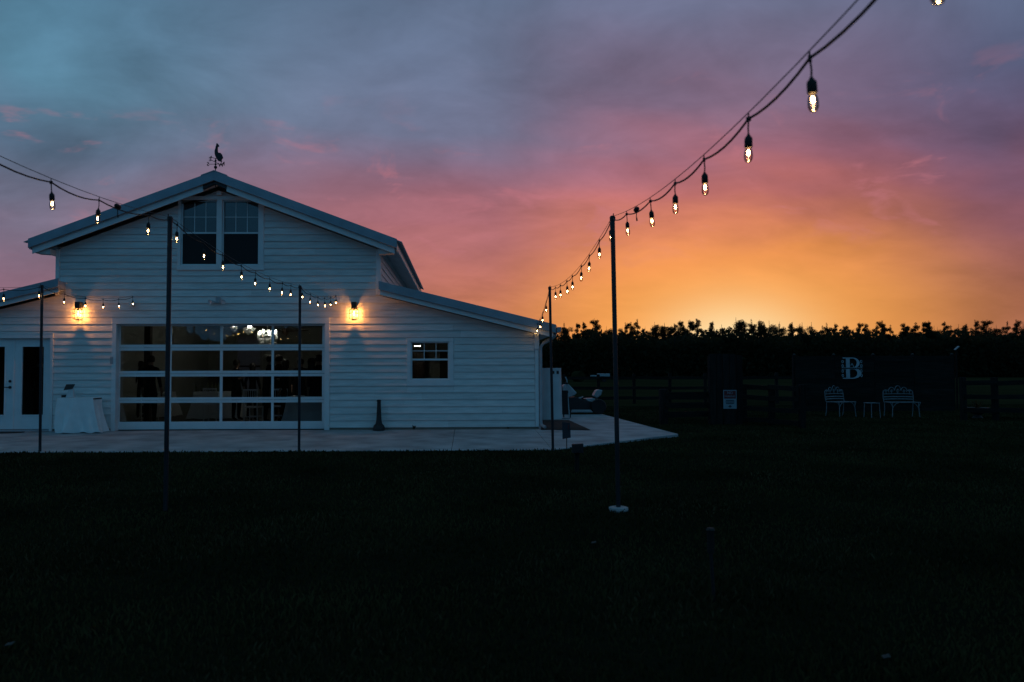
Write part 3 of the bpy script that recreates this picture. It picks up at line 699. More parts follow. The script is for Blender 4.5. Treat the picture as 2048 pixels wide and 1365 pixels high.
# furniture
def draped(name, label, px0, px1, Y, h, dpt, material='cloth', cat='table', sway=.05):
    a, b = onY(px0, 800, Y), onY(px1, 800, Y); w = b.x - a.x
    t_ = thing(name, label, cat, ((a.x + b.x) / 2, Y + dpt / 2, 0))
    part('tabletop', (-w / 2 + .02, -dpt / 2 + .02, h - .03), (w / 2 - .02, dpt / 2 - .02, h - .004), t_, 'dwood')
    for sx in (-1, 1):
        for sy in (-1, 1): part('leg', (sx * (w / 2 - .08) - .02, sy * (dpt / 2 - .08) - .02, 0), (sx * (w / 2 - .08) + .02, sy * (dpt / 2 - .08) + .02, h - .03), t_, 'black')
    drape_mesh(w, dpt, h, sway, 5).build('cloth', material, t_, smooth=True)
    return t_
def drape_mesh(w, dpt, h, sway, seed, n=72, rows=14, flare=.10, skew=0.0):
    rnd = random.Random(seed); ph = [rnd.uniform(0, 6.28) for _ in range(6)]
    mb = MB(); o = 0; m_ = []
    def edge(u):
        per = 2 * (w + dpt); d = u * per
        for (x0, y0, x1, y1) in ((-w / 2, -dpt / 2, w / 2, -dpt / 2), (w / 2, -dpt / 2, w / 2, dpt / 2), (w / 2, dpt / 2, -w / 2, dpt / 2), (-w / 2, dpt / 2, -w / 2, -dpt / 2)):
            l_ = math.hypot(x1 - x0, y1 - y0)
            if d <= l_: return x0 + (x1 - x0) * d / l_, y0 + (y1 - y0) * d / l_
            d -= l_
        return -w / 2, -dpt / 2
    for i in range(rows + 1):
        t_ = i / rows
        for j in range(n):
            u = j / n; x, y = edge(u); r_ = math.hypot(x, y) or 1
            corner = max(0, min(abs(x) / (w / 2), 1)) * max(0, min(abs(y) / (dpt / 2), 1))
            k = flare * t_ ** 1.3 * (1 + 1.3 * corner ** 4) + sway * t_ * ((1 - 1.7 * abs(math.sin(u * 6.283 * 3.5 + ph[0] + 1.3 * t_))) * .75 + math.sin(u * 6.283 * 12 + ph[1] - 3 * t_) * .35 + math.sin(u * 6.283 * 4 + ph[2]) * .5)
            zz_ = h * (1 - t_) + .006 + (.012 * math.sin(u * 6.283 * 9 + ph[3]) + .012) * t_
            m_.append((x + x / r_ * k + skew * t_ ** 1.6 * (1 if x > 0 else .2), y + y / r_ * k, zz_))
    f = []
    for i in range(rows):
        for j in range(n): a = i * n + j; b = i * n + (j + 1) % n; f.append((a, b, b + n, a + n))
    f.append(tuple(range(n)))
    return mb.poly(m_, f)
draped('buffet_table', 'white clothed buffet table set with bottles behind the door', 386, 470, 4.4, .78, .75)
draped('round_end_table', 'pale clothed table just behind the lower right door panes', 573, 650, .75, .76, .8)
draped('dining_table', 'dim clothed dining table behind the left door panes', 250, 330, 5.2, .75, .9)
for k, px in enumerate((349, 360, 371, 381, 391, 404, 416, 424, 431, 437)):
    Y = 4.62 + .12 * (k % 3)
    if k < 4: continue
    q = onY(px, 780, Y); hh = random.uniform(.2, .31)
    tag(MB().lathe([(.034, 0), (.036, .02), (.036, hh * .58), (.014, hh * .76), (.013, hh)], (q.x, Y, .79), 8).build('bottle', 'bottle', smooth=True), '%s glass bottle from the left on the clothed buffet table' % ('first', 'second', 'third', 'fourth', 'fifth', 'sixth')[k - 4], 'bottle', 'bottles on the buffet table')
def chair(px, Y, rz, label):
    q = onY(px, 820, Y); t_ = thing('banquet_chair', label, 'chair', (q.x, Y, -.003), rz, 'chairs inside the barn')
    part('seat', (-.2, -.2, .43), (.2, .2, .47), t_, 'sash')
    for sx in (-1, 1):
        MB().bar((sx * .18, -.18, 0), (sx * .18, -.18, .43), .028, .028).build('leg', 'sash', t_); MB().bar((sx * .18, .18, 0), (sx * .18, .21, .92), .028, .028).build('leg', 'sash', t_)
    for zz_ in (.90, .66): MB().bar((-.19, .2, zz_), (.19, .2, zz_), .026, .04).build('back_rail', 'sash', t_)
    for k in range(5): x = -.12 + .06 * k; MB().bar((x, .2, .66), (x, .205, .9), .014, .014).build('spindle', 'sash', t_)
    for a_, b_ in (((-.18, -.18, .2), (.18, -.18, .2)), ((-.18, .18, .2), (.18, .18, .2))): MB().bar(a_, b_, .02, .02).build('stretcher', 'sash', t_)
chair(507, 2.2, R(172), 'white spindle chair behind the third lower door pane')
chair(300, 3.9, R(185), 'white spindle chair behind the lower left door panes')
chair(425, 3.6, R(176), 'white spindle chair before the clothed buffet table')
chair(561, 2.6, R(190), 'white spindle chair behind the fourth lower door pane beside the clothed table')

# people: one skinned body each, hair as a child
def person(px, Y, height, face, label, dressed='suit', lean=0.0, arm='down', female=False):
    """face: heading of the chest, 0 = towards +Y (away from the camera)"""
    s = height / 1.75; q = onY(px, 780, Y)
    V = []; E_ = []; RD = []
    def v(p, r_, parent=None):
        V.append(Vector(p) * s); RD.append(r_ * s)
        if parent is not None: E_.append((parent, len(V) - 1))
        return len(V) - 1
    w = .9 if female else 1.0
    pel = v((0, 0, .95), .135 * w); bel = v((0, .01 + lean * .2, 1.10), .118 * w, pel); che = v((0, .01 + lean * .55, 1.30), .145 * w, bel); nb = v((0, -.01 + lean * .9, 1.47), .065, che)
    nk = v((0, .0 + lean * 1.02, 1.535), .052, nb); hd = v((0, .02 + lean * 1.15, 1.62), .088, nk); tp = v((0, .02 + lean * 1.2, 1.69), .07, hd)
    for sx in (-1, 1):
        hip = v((sx * .09, 0, .86), .10 * w, pel); kn = v((sx * .10, .015, .50), .066, hip); an = v((sx * .105, -.02, .09), .044, kn); v((sx * .12, .13, .035), .034, an)
        sh = v((sx * .175 * w, lean * .75, 1.42), .062, che)
        if arm == 'bent' and sx > 0 or arm == 'both': el = (sx * .23, .06 + lean * .6, 1.15); wr = (sx * .14, .28 + lean * .6, 1.2); dr_ = Vector((-.25 * sx, .85, .3))
        else: el = (sx * .235, -.03 + lean * .5, 1.15); wr = (sx * .245, .05 + lean * .4, .92); dr_ = Vector((0, .2, -1))
        e = v(el, .045, sh); wv = v(wr, .031, e); dr_.normalize(); side_ = Vector((0, 1, 0)) if arm != 'both' else Vector((1, 0, 0))
        W = Vector(wr); pal = v(W + dr_ * .05, .026, wv); pe = v(W + dr_ * .09, .028, pal)
        for k, ln in enumerate((.07, .085, .08, .06)):
            o_ = side_ * (.03 - .02 * k); m_ = W + dr_ * (.10 + ln * .5) + o_; f1 = v(m_, .0085, pe); v(m_ + dr_ * ln * .5 - Vector((.012 * sx, 0, 0)), .0075, f1)
        th = v(W + dr_ * .055 + side_ * .045, .011, pal); v(W + dr_ * .09 + side_ * .06, .009, th)
    me = bpy.data.meshes.new('person'); me.from_pydata(V, E_, [])
    o = bpy.data.objects.new('person', me); col.objects.link(o)
    mo = o.modifiers.new('skin', 'SKIN'); mo.use_smooth_shade = True
    for i, sv in enumerate(me.skin_vertices[0].data): sv.radius = (RD[i], RD[i] * (.72 if i in (pel, bel, che) else 1.0)); sv.use_root = (i == 0)
    sb_ = o.modifiers.new('sub', 'SUBSURF'); sb_.levels = 1; sb_.render_levels = 1
    dg = bpy.context.evaluated_depsgraph_get(); ev = bpy.data.meshes.new_from_object(o.evaluated_get(dg))
    bpy.data.objects.remove(o)
    # nose, ears and a skirt are shaped on the same mesh
    bm = bmesh.new(); bm.from_mesh(ev)
    hc = V[hd]
    for vt in bm.verts:
        d = vt.co - hc
        if d.length < .13 * s and d.y > .05 * s and abs(d.x) < .02 * s and -.03 * s < d.z < .015 * s: vt.co.y += .018 * s
        if female and vt.co.z < .95 * s and vt.co.z > .12 * s and abs(vt.co.x) < .2 * s:
            vt.co.x *= 1.0 + .35 * (.95 - vt.co.z / s); vt.co.y *= 1.1
    bm.to_mesh(ev); bm.free()
    ev.materials.clear(); ev.materials.append(MT[dressed]); ev.materials.append(MT['skin'])
    hands = [i for i in range(len(V)) if RD[i] < .0325 * s and V[i].z > .3 * s]
    for p in ev.polygons:
        c = p.center
        sk = c.z > 1.50 * s or any((c - V[i]).length < .05 * s for i in hands)
        p.material_index = 1 if sk else 0; p.use_smooth = True
    ob = bpy.data.objects.new('person', ev); col.objects.link(ob); ob.location = (q.x, Y, 0); ob.rotation_euler.z = -face
    tag(ob, label, 'person', 'guests inside the barn')
    hr = MB(); hc2 = hc + Vector((0, -.012, .028)) * s
    prof = [(.002, .098), (.05, .088), (.085, .055), (.098, .01), (.094, -.04), (.08, -.075 if not female else -.10)]
    if female: prof += [(.10, -.2), (.085, -.3), (.02, -.34)]
    hr.lathe([(r_ * s, z_ * s) for r_, z_ in prof], hc2 + Vector((0, -.014 * s, 0)), 12, 1, 1.08)
    hr.build('hair', 'hair', ob, smooth=True)
    return ob
person(301, 1.1, 1.80, R(8), 'man in dark suit, back turned, behind the leftmost door panes')
person(532, 2.4, 1.82, R(75), 'person in profile facing right below the bright chandelier', lean=.10, arm='bent')
person(557, 3.0, 1.84, R(-60), 'taller dark figure standing just right of the third door mullion')
person(571, 2.5, 1.70, R(-80), 'shorter dark figure close beside the taller one behind the door', 'dress', arm='bent', female=True)
person(618, 1.0, 1.72, R(60), 'dark haired figure leaning left of the rightmost door stile', 'dress', lean=.06, arm='both', female=True)
person(637, .9, 1.80, R(-40), 'tall dark figure against the rightmost door stile', arm='bent')
person(505, 3.4, 1.62, R(20), 'dark figure in front of the pale back window', 'dress', female=True)
person(281, 4.6, 1.70, R(-70), 'guest facing left beyond the dim dining table', 'dress', arm='bent', female=True)
person(473, 3.6, 1.72, R(120), 'guest turned to the left of the back window, by the buffet', arm='bent')
person(601, 4.4, 1.76, R(170), 'guest facing the door, framed between the two groups at the right', lean=.03)
person(79, 1.0, 1.76, R(20), 'dark figure behind the right french door pane')

# the little room behind the sash window
q = onY(835, 692, 2.2)
cl = thing('ceiling_light', 'lit strip lamp seen through the upper sash of the small window', 'lamp', (q.x, 2.2, q.z))
part('housing', (-.14, -.06, .0), (.14, .06, .04), cl, 'grey'); part('tube', (-.085, -.03, -.010), (.085, .03, -.002), cl, 'striplamp')
MB().tube([(-.1, 0, .04), (-.1, 0, 2.36 - q.z)], .006, 5).tube([(.1, 0, .04), (.1, 0, 2.36 - q.z)], .006, 5).build('hanger', 'black', cl)
q0, q1 = onY(820, 745, WY - .4), onY(850, 703, WY - .4)
cb = thing('cabinet', 'dark cabinet at the left inside the small window', 'cabinet', ((q0.x + q1.x) / 2, WY - .3, 0)); hw = (q1.x - q0.x) / 2
part('carcass', (-hw, -.3, 0), (hw, .29, q1.z), cb, 'dwood'); part('door', (-hw + .02, -.325, .05), (-.01, -.302, q1.z - .04), cb, 'dwood'); part('door', (.01, -.325, .05), (hw - .02, -.302, q1.z - .04), cb, 'dwood')
q0, q1 = onY(880, 745, WY - .4), onY(900, 705, WY - .4)
cb = thing('cabinet', 'dark shelf unit at the right inside the small window', 'cabinet', ((q0.x + q1.x) / 2, WY - .3, 0)); hw = (q1.x - q0.x) / 2
part('carcass', (-hw, -.3, 0), (hw, .29, q1.z), cb, 'dwood')
for zz_ in (.4, .8, 1.2): part('shelf', (-hw - .01, -.33, zz_), (hw + .01, -.301, zz_ + .03), cb, 'dwood')
q0, q1 = onY(800, 740, WY - .9), onY(905, 740, WY - .9)
ctr = thing('counter', 'dark counter along the back inside the small window', 'counter', ((q0.x + q1.x) / 2, WY - 1.2, 0)); hw = (q1.x - q0.x) / 2
part('worktop', (-hw, -.3, .86), (hw, .3, .9), ctr, 'dwood'); part('front', (-hw + .02, -.27, 0), (hw - .02, .28, .858), ctr, 'dwood')
for px in (848, 862, 868):
    q = onY(px, 740, WY - 1.3); tag(MB().lathe([(.05, 0), (.10, .03), (.11, .05)], (q.x, WY - 1.3, .902), 12).build('plate', 'white', smooth=True), '%s pale dish on the counter inside the small window' % {848: 'leftmost', 862: 'middle', 868: 'rightmost'}[px], 'dish', 'dishes on the counter')

# ------------------------------------------------------------------ lanterns on the wall
def lantern(px, label):
    c = onY(px, 627, -.15); s = 1 / 87.0
    t_ = thing('wall_lantern', label, 'lantern', (c.x, -.15, c.z), 0, 'cage lanterns beside the overhead door')
    zt_ = 11 * s; zb = -13 * s
    m_ = MB().box((-.058, -.055, zt_ + .005), (.058, .118, zt_ + .14)); m_.lathe([(.075, zt_ - .012), (.066, zt_ + .004)], n=8)
    m_.build('mount', 'black', t_, bevel=.006)
    MB().lathe([(.017, zt_ - .055), (.017, zt_ - .012)], n=10).build('lamp_holder', 'black', t_)
    n = 8; cage = []
    for k in range(n):
        a = 6.2832 * (k + .5) / n; cx_, sy_ = math.cos(a), math.sin(a)
        cage.append(a)
        MB().tube([(cx_ * .05, sy_ * .05, zt_ - .008), (cx_ * .104, sy_ * .104, zt_ - .035), (cx_ * .116, sy_ * .116, 0), (cx_ * .110, sy_ * .110, zb + .02), (cx_ * .058, sy_ * .058, zb - .002)], .0042, 5).build('cage_wire', 'black', t_)
    for r_, z_ in ((.116, 0), (.110, zb + .02), (.104, zt_ - .035)):
        MB().tube([(r_ * math.cos(6.2832 * (k + .5) / n), r_ * math.sin(6.2832 * (k + .5) / n), z_) for k in range(n + 1)], .0045, 5).build('cage_ring', 'black', t_)
    MB().lathe([(.058, zb - .012), (.062, zb - .004), (.058, zb + .004)], n=12).build('bottom_cap', 'black', t_)
    g = MB().lathe([(.015, .082), (.024, .06), (.032, .02), (.032, -.04), (.02, -.072), (.004, -.08)], n=12).build('bulb', 'bulbglass', t_, smooth=True)
    MB().lathe([(.002, .062), (.005, .05), (.0065, .02), (.006, -.03), (.003, -.052), (.001, -.056)], n=8).build('filament', 'lantern_bulb', g, smooth=True)
    ld = bpy.data.lights.new('lantern_light', 'POINT'); ld.energy = 21; ld.color = (1.0, 0.37, 0.085); ld.shadow_soft_size = .028
    lo = bpy.data.objects.new('lantern_light', ld); col.objects.link(lo); lo.parent = t_; lo.location = (0, 0, -.005)
lantern(156, 'lit black cage lantern on the wall left of the overhead door')
lantern(708, 'lit black cage lantern on the wall right of the overhead door')

# ------------------------------------------------------------------ fittings on the wall
def fitting(name, px, py, label, cat, boxes, heads=()):
    c = onY(px, py, -.04); t_ = thing(name, label, cat, (c.x, -.046, c.z))
    for nm, a_, b_, mt_ in boxes: part(nm, a_, b_, t_, mt_, .004)
    for x, y, z_, rx, rz in heads:
        h = MB().lathe([(.018, -.06), (.028, -.05), (.036, 0), (.055, .05), (.055, .065), (.046, .06)], n=12)
        o = h.build('lamp_head', 'white', t_, smooth=True); o.location = (x, y, z_); o.rotation_euler = (rx, 0, rz)
    return t_
fitting('floodlight', 437, 602, 'unlit white twin head floodlight above the overhead door', 'floodlight', [('mount', (-.05, -.05, -.06), (.05, .0, .10), 'grey'), ('arm', (-.10, -.045, -.045), (.10, -.02, -.02), 'grey')], [(-.13, -.1, -.03, R(100), R(-25)), (.13, -.1, -.03, R(100), R(25))])
fitting('junction_box', 267, 609, 'white outlet box at the wall end of the left light string', 'electrical box', [('box', (-.06, -.11, -.045), (.05, 0, .045), 'white'), ('cover', (-.065, -.125, -.05), (.055, -.111, .05), 'white')])
fitting('junction_box', 671, 606, 'grey outlet box at the wall end of the middle light string', 'electrical box', [('box', (-.09, -.10, -.05), (.045, 0, .04), 'grey'), ('cover', (-.095, -.115, -.055), (.05, -.101, .045), 'grey')])
fitting('vent_box', 440, 389, 'small box fixed above the loft windows under the ridge', 'vent', [('box', (-.055, -.08, -.03), (.055, 0, .03), 'trim'), ('hood', (-.065, -.095, .0305), (.065, 0, .04), 'trim')])

# ------------------------------------------------------------------ weathervane
wv = onY(431, 345, -OV + .1); k_ = 1 / 87.0
van = thing('weathervane', 'black rooster weathervane on the barn ridge', 'weathervane', (wv.x, -OV + .1, PZ - .3))
def vz(py): return onY(431, py, -OV + .1).z - (PZ - .3)
MB().tube([(0, 0, -.02), (0, 0, vz(318))], .011, 8).build('rod', 'black', van)
for py, r_ in ((335, .038), (329, .024), (322, .024)): MB().lathe([(r_ * math.sin(math.pi * i / 8) + .001, -r_ * math.cos(math.pi * i / 8)) for i in range(9)], (0, 0, vz(py)), 12).build('ball', 'black', van, smooth=True)
outl = [(470, 95), (500, 122), (520, 155), (527, 185), (490, 192), (485, 250), (490, 330), (512, 362), (560, 356), (600, 400), (620, 460), (635, 500), (604, 520), (590, 560), (602, 605), (540, 590), (490, 575), (470, 530), (440, 490), (418, 440), (402, 380), (402, 300), (425, 230), (430, 190), (445, 160), (450, 110)]
pts = []
for x, y in outl:
    pp = onY(400 + x / 13.66, 280 + y / 13.66, -OV + .1); pts.append((pp.x - wv.x, pp.z - (PZ - .3)))
MB().prism(pts, -.022, .022).build('rooster', 'black', van, bevel=.006)
MB().tube([(-.115, 0, vz(315)), (.03, 0, vz(318))], .007, 6).poly([(-.13, -.006, vz(314.5)), (-.09, -.006, vz(312)), (-.095, -.006, vz(317)), (-.13, .006, vz(314.5)), (-.09, .006, vz(312)), (-.095, .006, vz(317))], [(0, 1, 2), (5, 4, 3), (0, 3, 4, 1), (1, 4, 5, 2), (2, 5, 3, 0)]).build('arrow', 'black', van)
def text_mesh(t_, size, ext, mirror=False):
    cu = bpy.data.curves.new('text', 'FONT'); cu.body = t_; cu.size = size; cu.extrude = ext; cu.align_x = 'CENTER'; cu.align_y = 'CENTER'; cu.resolution_u = 3
    o = bpy.data.objects.new('text', cu); col.objects.link(o); dg = bpy.context.evaluated_depsgraph_get()
    me = bpy.data.meshes.new_from_object(o.evaluated_get(dg)); bpy.data.objects.remove(o)
    me.transform(Matrix.Rotation(R(90), 4, 'X'))
    if mirror: me.transform(Matrix.Diagonal((-1, 1, 1, 1))); me.flip_normals()
    return me
arms = MB().tube([(-.15, .0, vz(329)), (.14, .0, vz(328.5))], .006, 6); arms.tube([(-.075, -.13, vz(323)), (.075, .13, vz(327))], .006, 6); arms.build('direction_arms', 'black', van)
for ch, x, y, py, mi in (('S', -.175, 0, 329, True), ('N', .165, 0, 328, True), ('E', -.08, -.15, 322.5, True), ('W', .08, .15, 327.5, True)):
    link('direction_letter', text_mesh(ch, .13, .008, mi), 'black', van).location = (x, y, vz(py))

# ------------------------------------------------------------------ patio things
tb0, tb1 = onY(115, 830, -.55), onY(192, 830, -.55); ty = -.38; tw = tb1.x - tb0.x
zt0 = SL * ty - .003; TH = onY(150, 797, -.6).z - zt0
tbl = thing('side_table', 'small table hidden under a white cloth by the french doors', 'table', ((tb0.x + tb1.x) / 2 - .02, ty, zt0))
part('tabletop', (-tw / 2 + .02, -.21, TH - .03), (tw / 2 - .02, .21, TH - .002), tbl, 'dwood')
for sx in (-1, 1):
    for sy in (-1, 1): part('leg', (sx * (tw / 2 - .06) - .02, sy * .16 - .02, .0), (sx * (tw / 2 - .06) + .02, sy * .16 + .02, TH - .03), tbl, 'black')
dm = drape_mesh(tw - .06, .44, TH, .075, 11, 160, 26, .035, .10)
cl_ = dm.build('tablecloth', 'cloth', smooth=True); cl_.location = tbl.location
tag(cl_, 'white tablecloth draped to the ground over the table left of the overhead door', 'tablecloth')
dp = onY(141, 787, ty); tz = zt0 + TH + .012
st = thing('display_stand', 'white tapered stand holding a dark tilted panel on the draped table', 'stand', (dp.x, ty, tz))
MB().poly([(-.085, -.06, 0), (.09, -.06, 0), (.09, .06, 0), (-.085, .06, 0), (-.03, -.03, .21), (.07, -.03, .21), (.07, .03, .21), (-.03, .03, .21)], [(0, 1, 2, 3), (7, 6, 5, 4), (0, 4, 5, 1), (1, 5, 6, 2), (2, 6, 7, 3), (3, 7, 4, 0)]).build('body', 'white', st, bevel=.008)
MB().poly([(-.135, -.05, .17), (.06, -.05, .20), (.085, .02, .305), (-.11, .02, .30), (-.135, -.03, .165), (.06, -.03, .195), (.085, .04, .30), (-.11, .04, .295)], [(0, 1, 2, 3), (7, 6, 5, 4), (0, 4, 5, 1), (1, 5, 6, 2), (2, 6, 7, 3), (3, 7, 4, 0)]).build('panel', 'black', st)
q = onY(128, 791, ty)
tag(MB().poly([(-.045, -.03, 0), (.045, -.03, 0), (.045, .03, 0), (-.045, .03, 0), (-.05, -.02, .055), (.045, -.03, .06), (.045, .03, .06), (-.05, .02, .055)], [(0, 1, 2, 3), (7, 6, 5, 4), (0, 4, 5, 1), (1, 5, 6, 2), (2, 6, 7, 3), (3, 7, 4, 0)]).build('small_box', 'black'), 'small black box beside the white stand on the draped table', 'box').location = (q.x, ty, tz)
q = onSlab(762, 858)
rc = thing('ash_receptacle', 'black smokers receptacle with slim neck standing against the wall', 'ash bin', (q.x, -.19, SL * -.19))
MB().lathe([(.13, 0), (.145, .015), (.145, .05), (.125, .10), (.12, .12), (.09, .145), (.075, .17)], n=20).build('base', 'black', rc, smooth=True)
MB().lathe([(.075, .17), (.062, .25), (.046, .55), (.043, .67)], n=20).build('neck', 'black', rc, smooth=True); MB().lathe([(.05, .672), (.052, .70), (.038, .715)], n=20).build('cap', 'black', rc, smooth=True)
def weed(px, n, h, label):
    q = onSlab(px, 857); t_ = thing('weed', label, 'plant', (q.x, -.05, 0)); rnd = random.Random(px)
    for k in range(n):
        a = rnd.uniform(0, math.pi) + math.pi; l_ = h * rnd.uniform(.6, 1.1); w = .014; sp = rnd.uniform(.2, .7)
        d = Vector((math.cos(a), math.sin(a) * .4, 0)); sd_ = Vector((-d.y, d.x, 0)) * w if abs(d.x) < .5 else Vector((0, w, 0)) + Vector((w * .6, 0, 0))
        p1 = d * l_ * sp * .5 + Vector((0, 0, l_ * .6)); p2 = d * l_ * sp + Vector((0, 0, l_ * .85))
        MB().poly([-sd_ * .4, sd_ * .4, p1 + sd_, p1 - sd_, p2], [(0, 1, 2, 3), (3, 2, 4)]).build('leaf', 'leaf', t_)
weed(830, 9, .13, 'small weed sprouting at the wall foot right of the smokers receptacle'); weed(1015, 7, .07, 'tiny weed at the wall foot near the right corner of the barn')
# door mat
q0, q1 = onSlab(-52, 861), onSlab(76, 861); mw = q1.x - q0.x; mv = [(q0.x + mw / 2 + mw / 2 * math.cos(a * math.pi / 16), -.30 - .30 * math.sin(a * math.pi / 16)) for a in range(17)]
n = len(mv); tag(MB().poly([(x, y, SL * y + .018) for x, y in mv] + [(x, y, SL * y + .003) for x, y in mv], [tuple(range(n)), tuple(range(2 * n - 1, n - 1, -1))] + [(i, (i + 1) % n, n + (i + 1) % n, n + i) for i in range(n)]).build('door_mat', 'rubber'), 'black half round mat before the french doors', 'mat')

# ------------------------------------------------------------------ things by the right corner
q = onSlab(1103, 839)
tk = thing('storage_tank', 'white upright cylindrical tank with dark holes below its rim, beside the barn corner', 'tank', (q.x, q.y + .3, 0))
sc_ = 1592.9 / (q.y + .3 - CAM.y); rr = 22.5 / sc_; hh = (839 - 739.5) / sc_ + .02
MB().lathe([(rr * 1.06, 0), (rr * 1.06, .03), (rr * 1.03, hh * .45), (rr * .985, hh * .955)], n=40).build('body', 'white', tk, smooth=True)
MB().lathe([(rr * 1.0, hh * .955), (rr * 1.0, hh * .998), (rr * .94, hh), (rr * .92, hh * .97)], n=40).build('rim', 'white', tk, smooth=True)
for an in (-64, 8, 36, 110, 180, 250):
    a = R(an - 90); c_ = (math.cos(a), math.sin(a)); r0 = rr * .99; zc = hh * .915; tn = (-c_[1], c_[0]); b_ = .042
    pv = [(c_[0] * r0 + tn[0] * i * b_, c_[1] * r0 + tn[1] * i * b_, zc + j * b_) for i, j in ((-1, -1), (1, -1), (1, 1), (-1, 1))]; pw = [(x + c_[0] * .008, y + c_[1] * .008, z_) for x, y, z_ in pv]
    MB().poly(pv + pw, [(0, 1, 2, 3), (7, 6, 5, 4), (0, 4, 5, 1), (1, 5, 6, 2), (2, 6, 7, 3), (3, 7, 4, 0)]).build('hole', 'black', tk)
q = onSlab(1134, 838)
ht = thing('hand_truck', 'dark hand truck leaning between the white tank and the mower', 'hand truck', (q.x, q.y + .3, 0), R(-8)); s = 1592.9 / (q.y + .3 - CAM.y); H_ = (838 - 756) / s
for sx in (-.10, .06): MB().tube([(sx + .05, -.10, .03), (sx, .06, H_ * .6), (sx - .02, .12, H_ * .93), (sx - .06, .10, H_)], .02, 6).build('rail', 'black' if sx < 0 else 'grey', ht, smooth=True)
for zz_ in (.15, .45, .75, 1.0): MB().bar((-.10, .0 + zz_ * .08, zz_), (.08, .0 + zz_ * .08, zz_), .04, .05).build('crossbar', 'black', ht)
MB().box((-.11, -.10, .12), (.07, .04, .8)).build('back_plate', 'rubber', ht)
part('toe_plate', (-.16, -.34, .005), (.14, -.06, .022), ht, 'grey')
for sx in (-.15, .13): MB().lathe([(.03, -.025), (.11, -.025), (.12, 0), (.11, .025), (.03, .025)], n=14).build('wheel', 'rubber', ht, smooth=True).matrix_local = Matrix.Translation((sx, .05, .122)) @ Matrix.Rotation(R(90), 4, 'Y')
# riding mower, side on
q0 = onSlab(1142, 830); my = q0.y + .55; s = 1592.9 / (my - CAM.y)
mw_ = thing('riding_mower', 'grey and dark riding mower parked at the back edge of the slab', 'mower', (onY(1165, 800, my).x, my, 0))
def P(px, py): p = onY(px, py, my); return (p.x - mw_.location.x, p.z)
MB().prism([P(1124, 772), P(1130, 768), P(1136, 769), P(1152, 786), P(1148, 790), P(1140, 794), P(1124, 796)], -.22, .22).build('hood', 'grey', mw_, bevel=.02)
MB().prism([P(1122, 797), P(1150, 794), P(1168, 801), P(1198, 806), P(1200, 818), P(1160, 822), P(1122, 820)], -.24, .24).build('chassis', 'black', mw_, bevel=.015)
MB().prism([P(1168, 797), P(1187, 796.5), P(1190, 802), P(1184, 809), P(1178, 808)], -.22, .22).build('seat', 'grey', mw_, bevel=.02)
MB().prism([P(1185, 792), P(1191, 781), P(1196, 779.5), P(1203, 780.5), P(1200, 790), P(1193, 796)], -.21, .21).build('seat_back', 'grey', mw_, bevel=.02)
MB().prism([P(1189, 802), P(1199, 807), P(1198, 815), P(1187, 814)], -.3, .3).build('fender', 'grey', mw_, bevel=.02)
MB().prism([P(1140, 819), P(1178, 819), P(1182, 824), P(1138, 824)], -.42, .42).build('mowing_deck', 'grey', mw_, bevel=.015)
MB().tube([(P(1152, 795)[0], 0, P(1152, 795)[1]), (P(1156, 797)[0], -.1, P(1156, 794)[1])], .02, 6).build('steering_column', 'black', mw_)
pw_ = P(1158, 797); MB().tube([(pw_[0] + .12 * math.cos(a * .7854), -.02 + .15 * math.sin(a * .7854), pw_[1] + .05 * math.cos(a * .7854)) for a in range(9)], .015, 6).build('steering_wheel', 'grey', mw_)
for pxw, r_, yy in ((1130, .16, -.33), (1130, .16, .33), (1193, .24, -.36), (1193, .24, .36)):
    w = empty('wheel', parent=mw_); w.location = (P(pxw, 800)[0], yy, r_ + .003)
    MB().lathe([(r_ * .55, -.07), (r_ * .92, -.075), (r_, -.04), (r_, .04), (r_ * .92, .075), (r_ * .55, .07)], n=20).build('tyre', 'rubber', w, smooth=True).rotation_euler.x = R(90)
    MB().lathe([(.02, -.05), (r_ * .56, -.06), (r_ * .56, .06), (.02, .05)], n=16).build('rim', 'grey', w).rotation_euler.x = R(90)
# stake sign, outlet post and garden stake
q = gz(1133.5, 899); t_ = thing('stake_sign', 'small dark sign on a thin stake at the patio edge', 'sign', (q.x, q.y, GZ), R(-20)); s = 1592.9 / (q.y - CAM.y)
MB().tube([(0, 0, -.02), (0, 0, 40 / s)], .009, 6).build('stake', 'black', t_)
MB().prism([(-8 / s, 20 / s), (8.5 / s, 23.5 / s), (7.5 / s, 53 / s), (-8.5 / s, 54 / s)], -.022, -.010).build('panel', 'ink', t_)
MB().prism([(3 / s, 40 / s), (5 / s, 40 / s), (5 / s, 49 / s), (3 / s, 49 / s)], -.0245, -.0225).build('marking', 'red', t_)
q = gz(1154, 945); t_ = thing('outlet_post', 'dark wooden post with a square outlet box, in the lawn before the patio', 'post', (q.x, q.y, GZ)); s = 1592.9 / (q.y - CAM.y)
MB().box((-.03, -.03, -.05), (.03, .03, 44 / s)).build('post', 'wood', t_); MB().prism([(-11 / s, 39 / s), (11.5 / s, 39 / s), (11.5 / s, 58 / s), (-11 / s, 57 / s)], -.09, -.031).build('box', 'black', t_, bevel=.006)
MB().box((-.05, -.096, 42 / s), (.05, -.0905, 53 / s)).build('cover', 'rubber', t_)
q = gz(1429, 1203); t_ = thing('garden_stake', 'short dark garden stake standing in the foreground lawn', 'stake', (q.x, q.y, GZ), 0); s = 1592.9 / (q.y - CAM.y)
MB().tube([(0, 0, -.05), (-.02, 0, 100 / s)], .012, 6).build('stake', 'black', t_); MB().lathe([(.02, 95 / s), (.024, 100 / s), (.024, 138 / s), (.03, 141 / s), (.02, 145 / s)], (-.02, 0, 0), 10).build('head', 'rubber', t_, smooth=True)
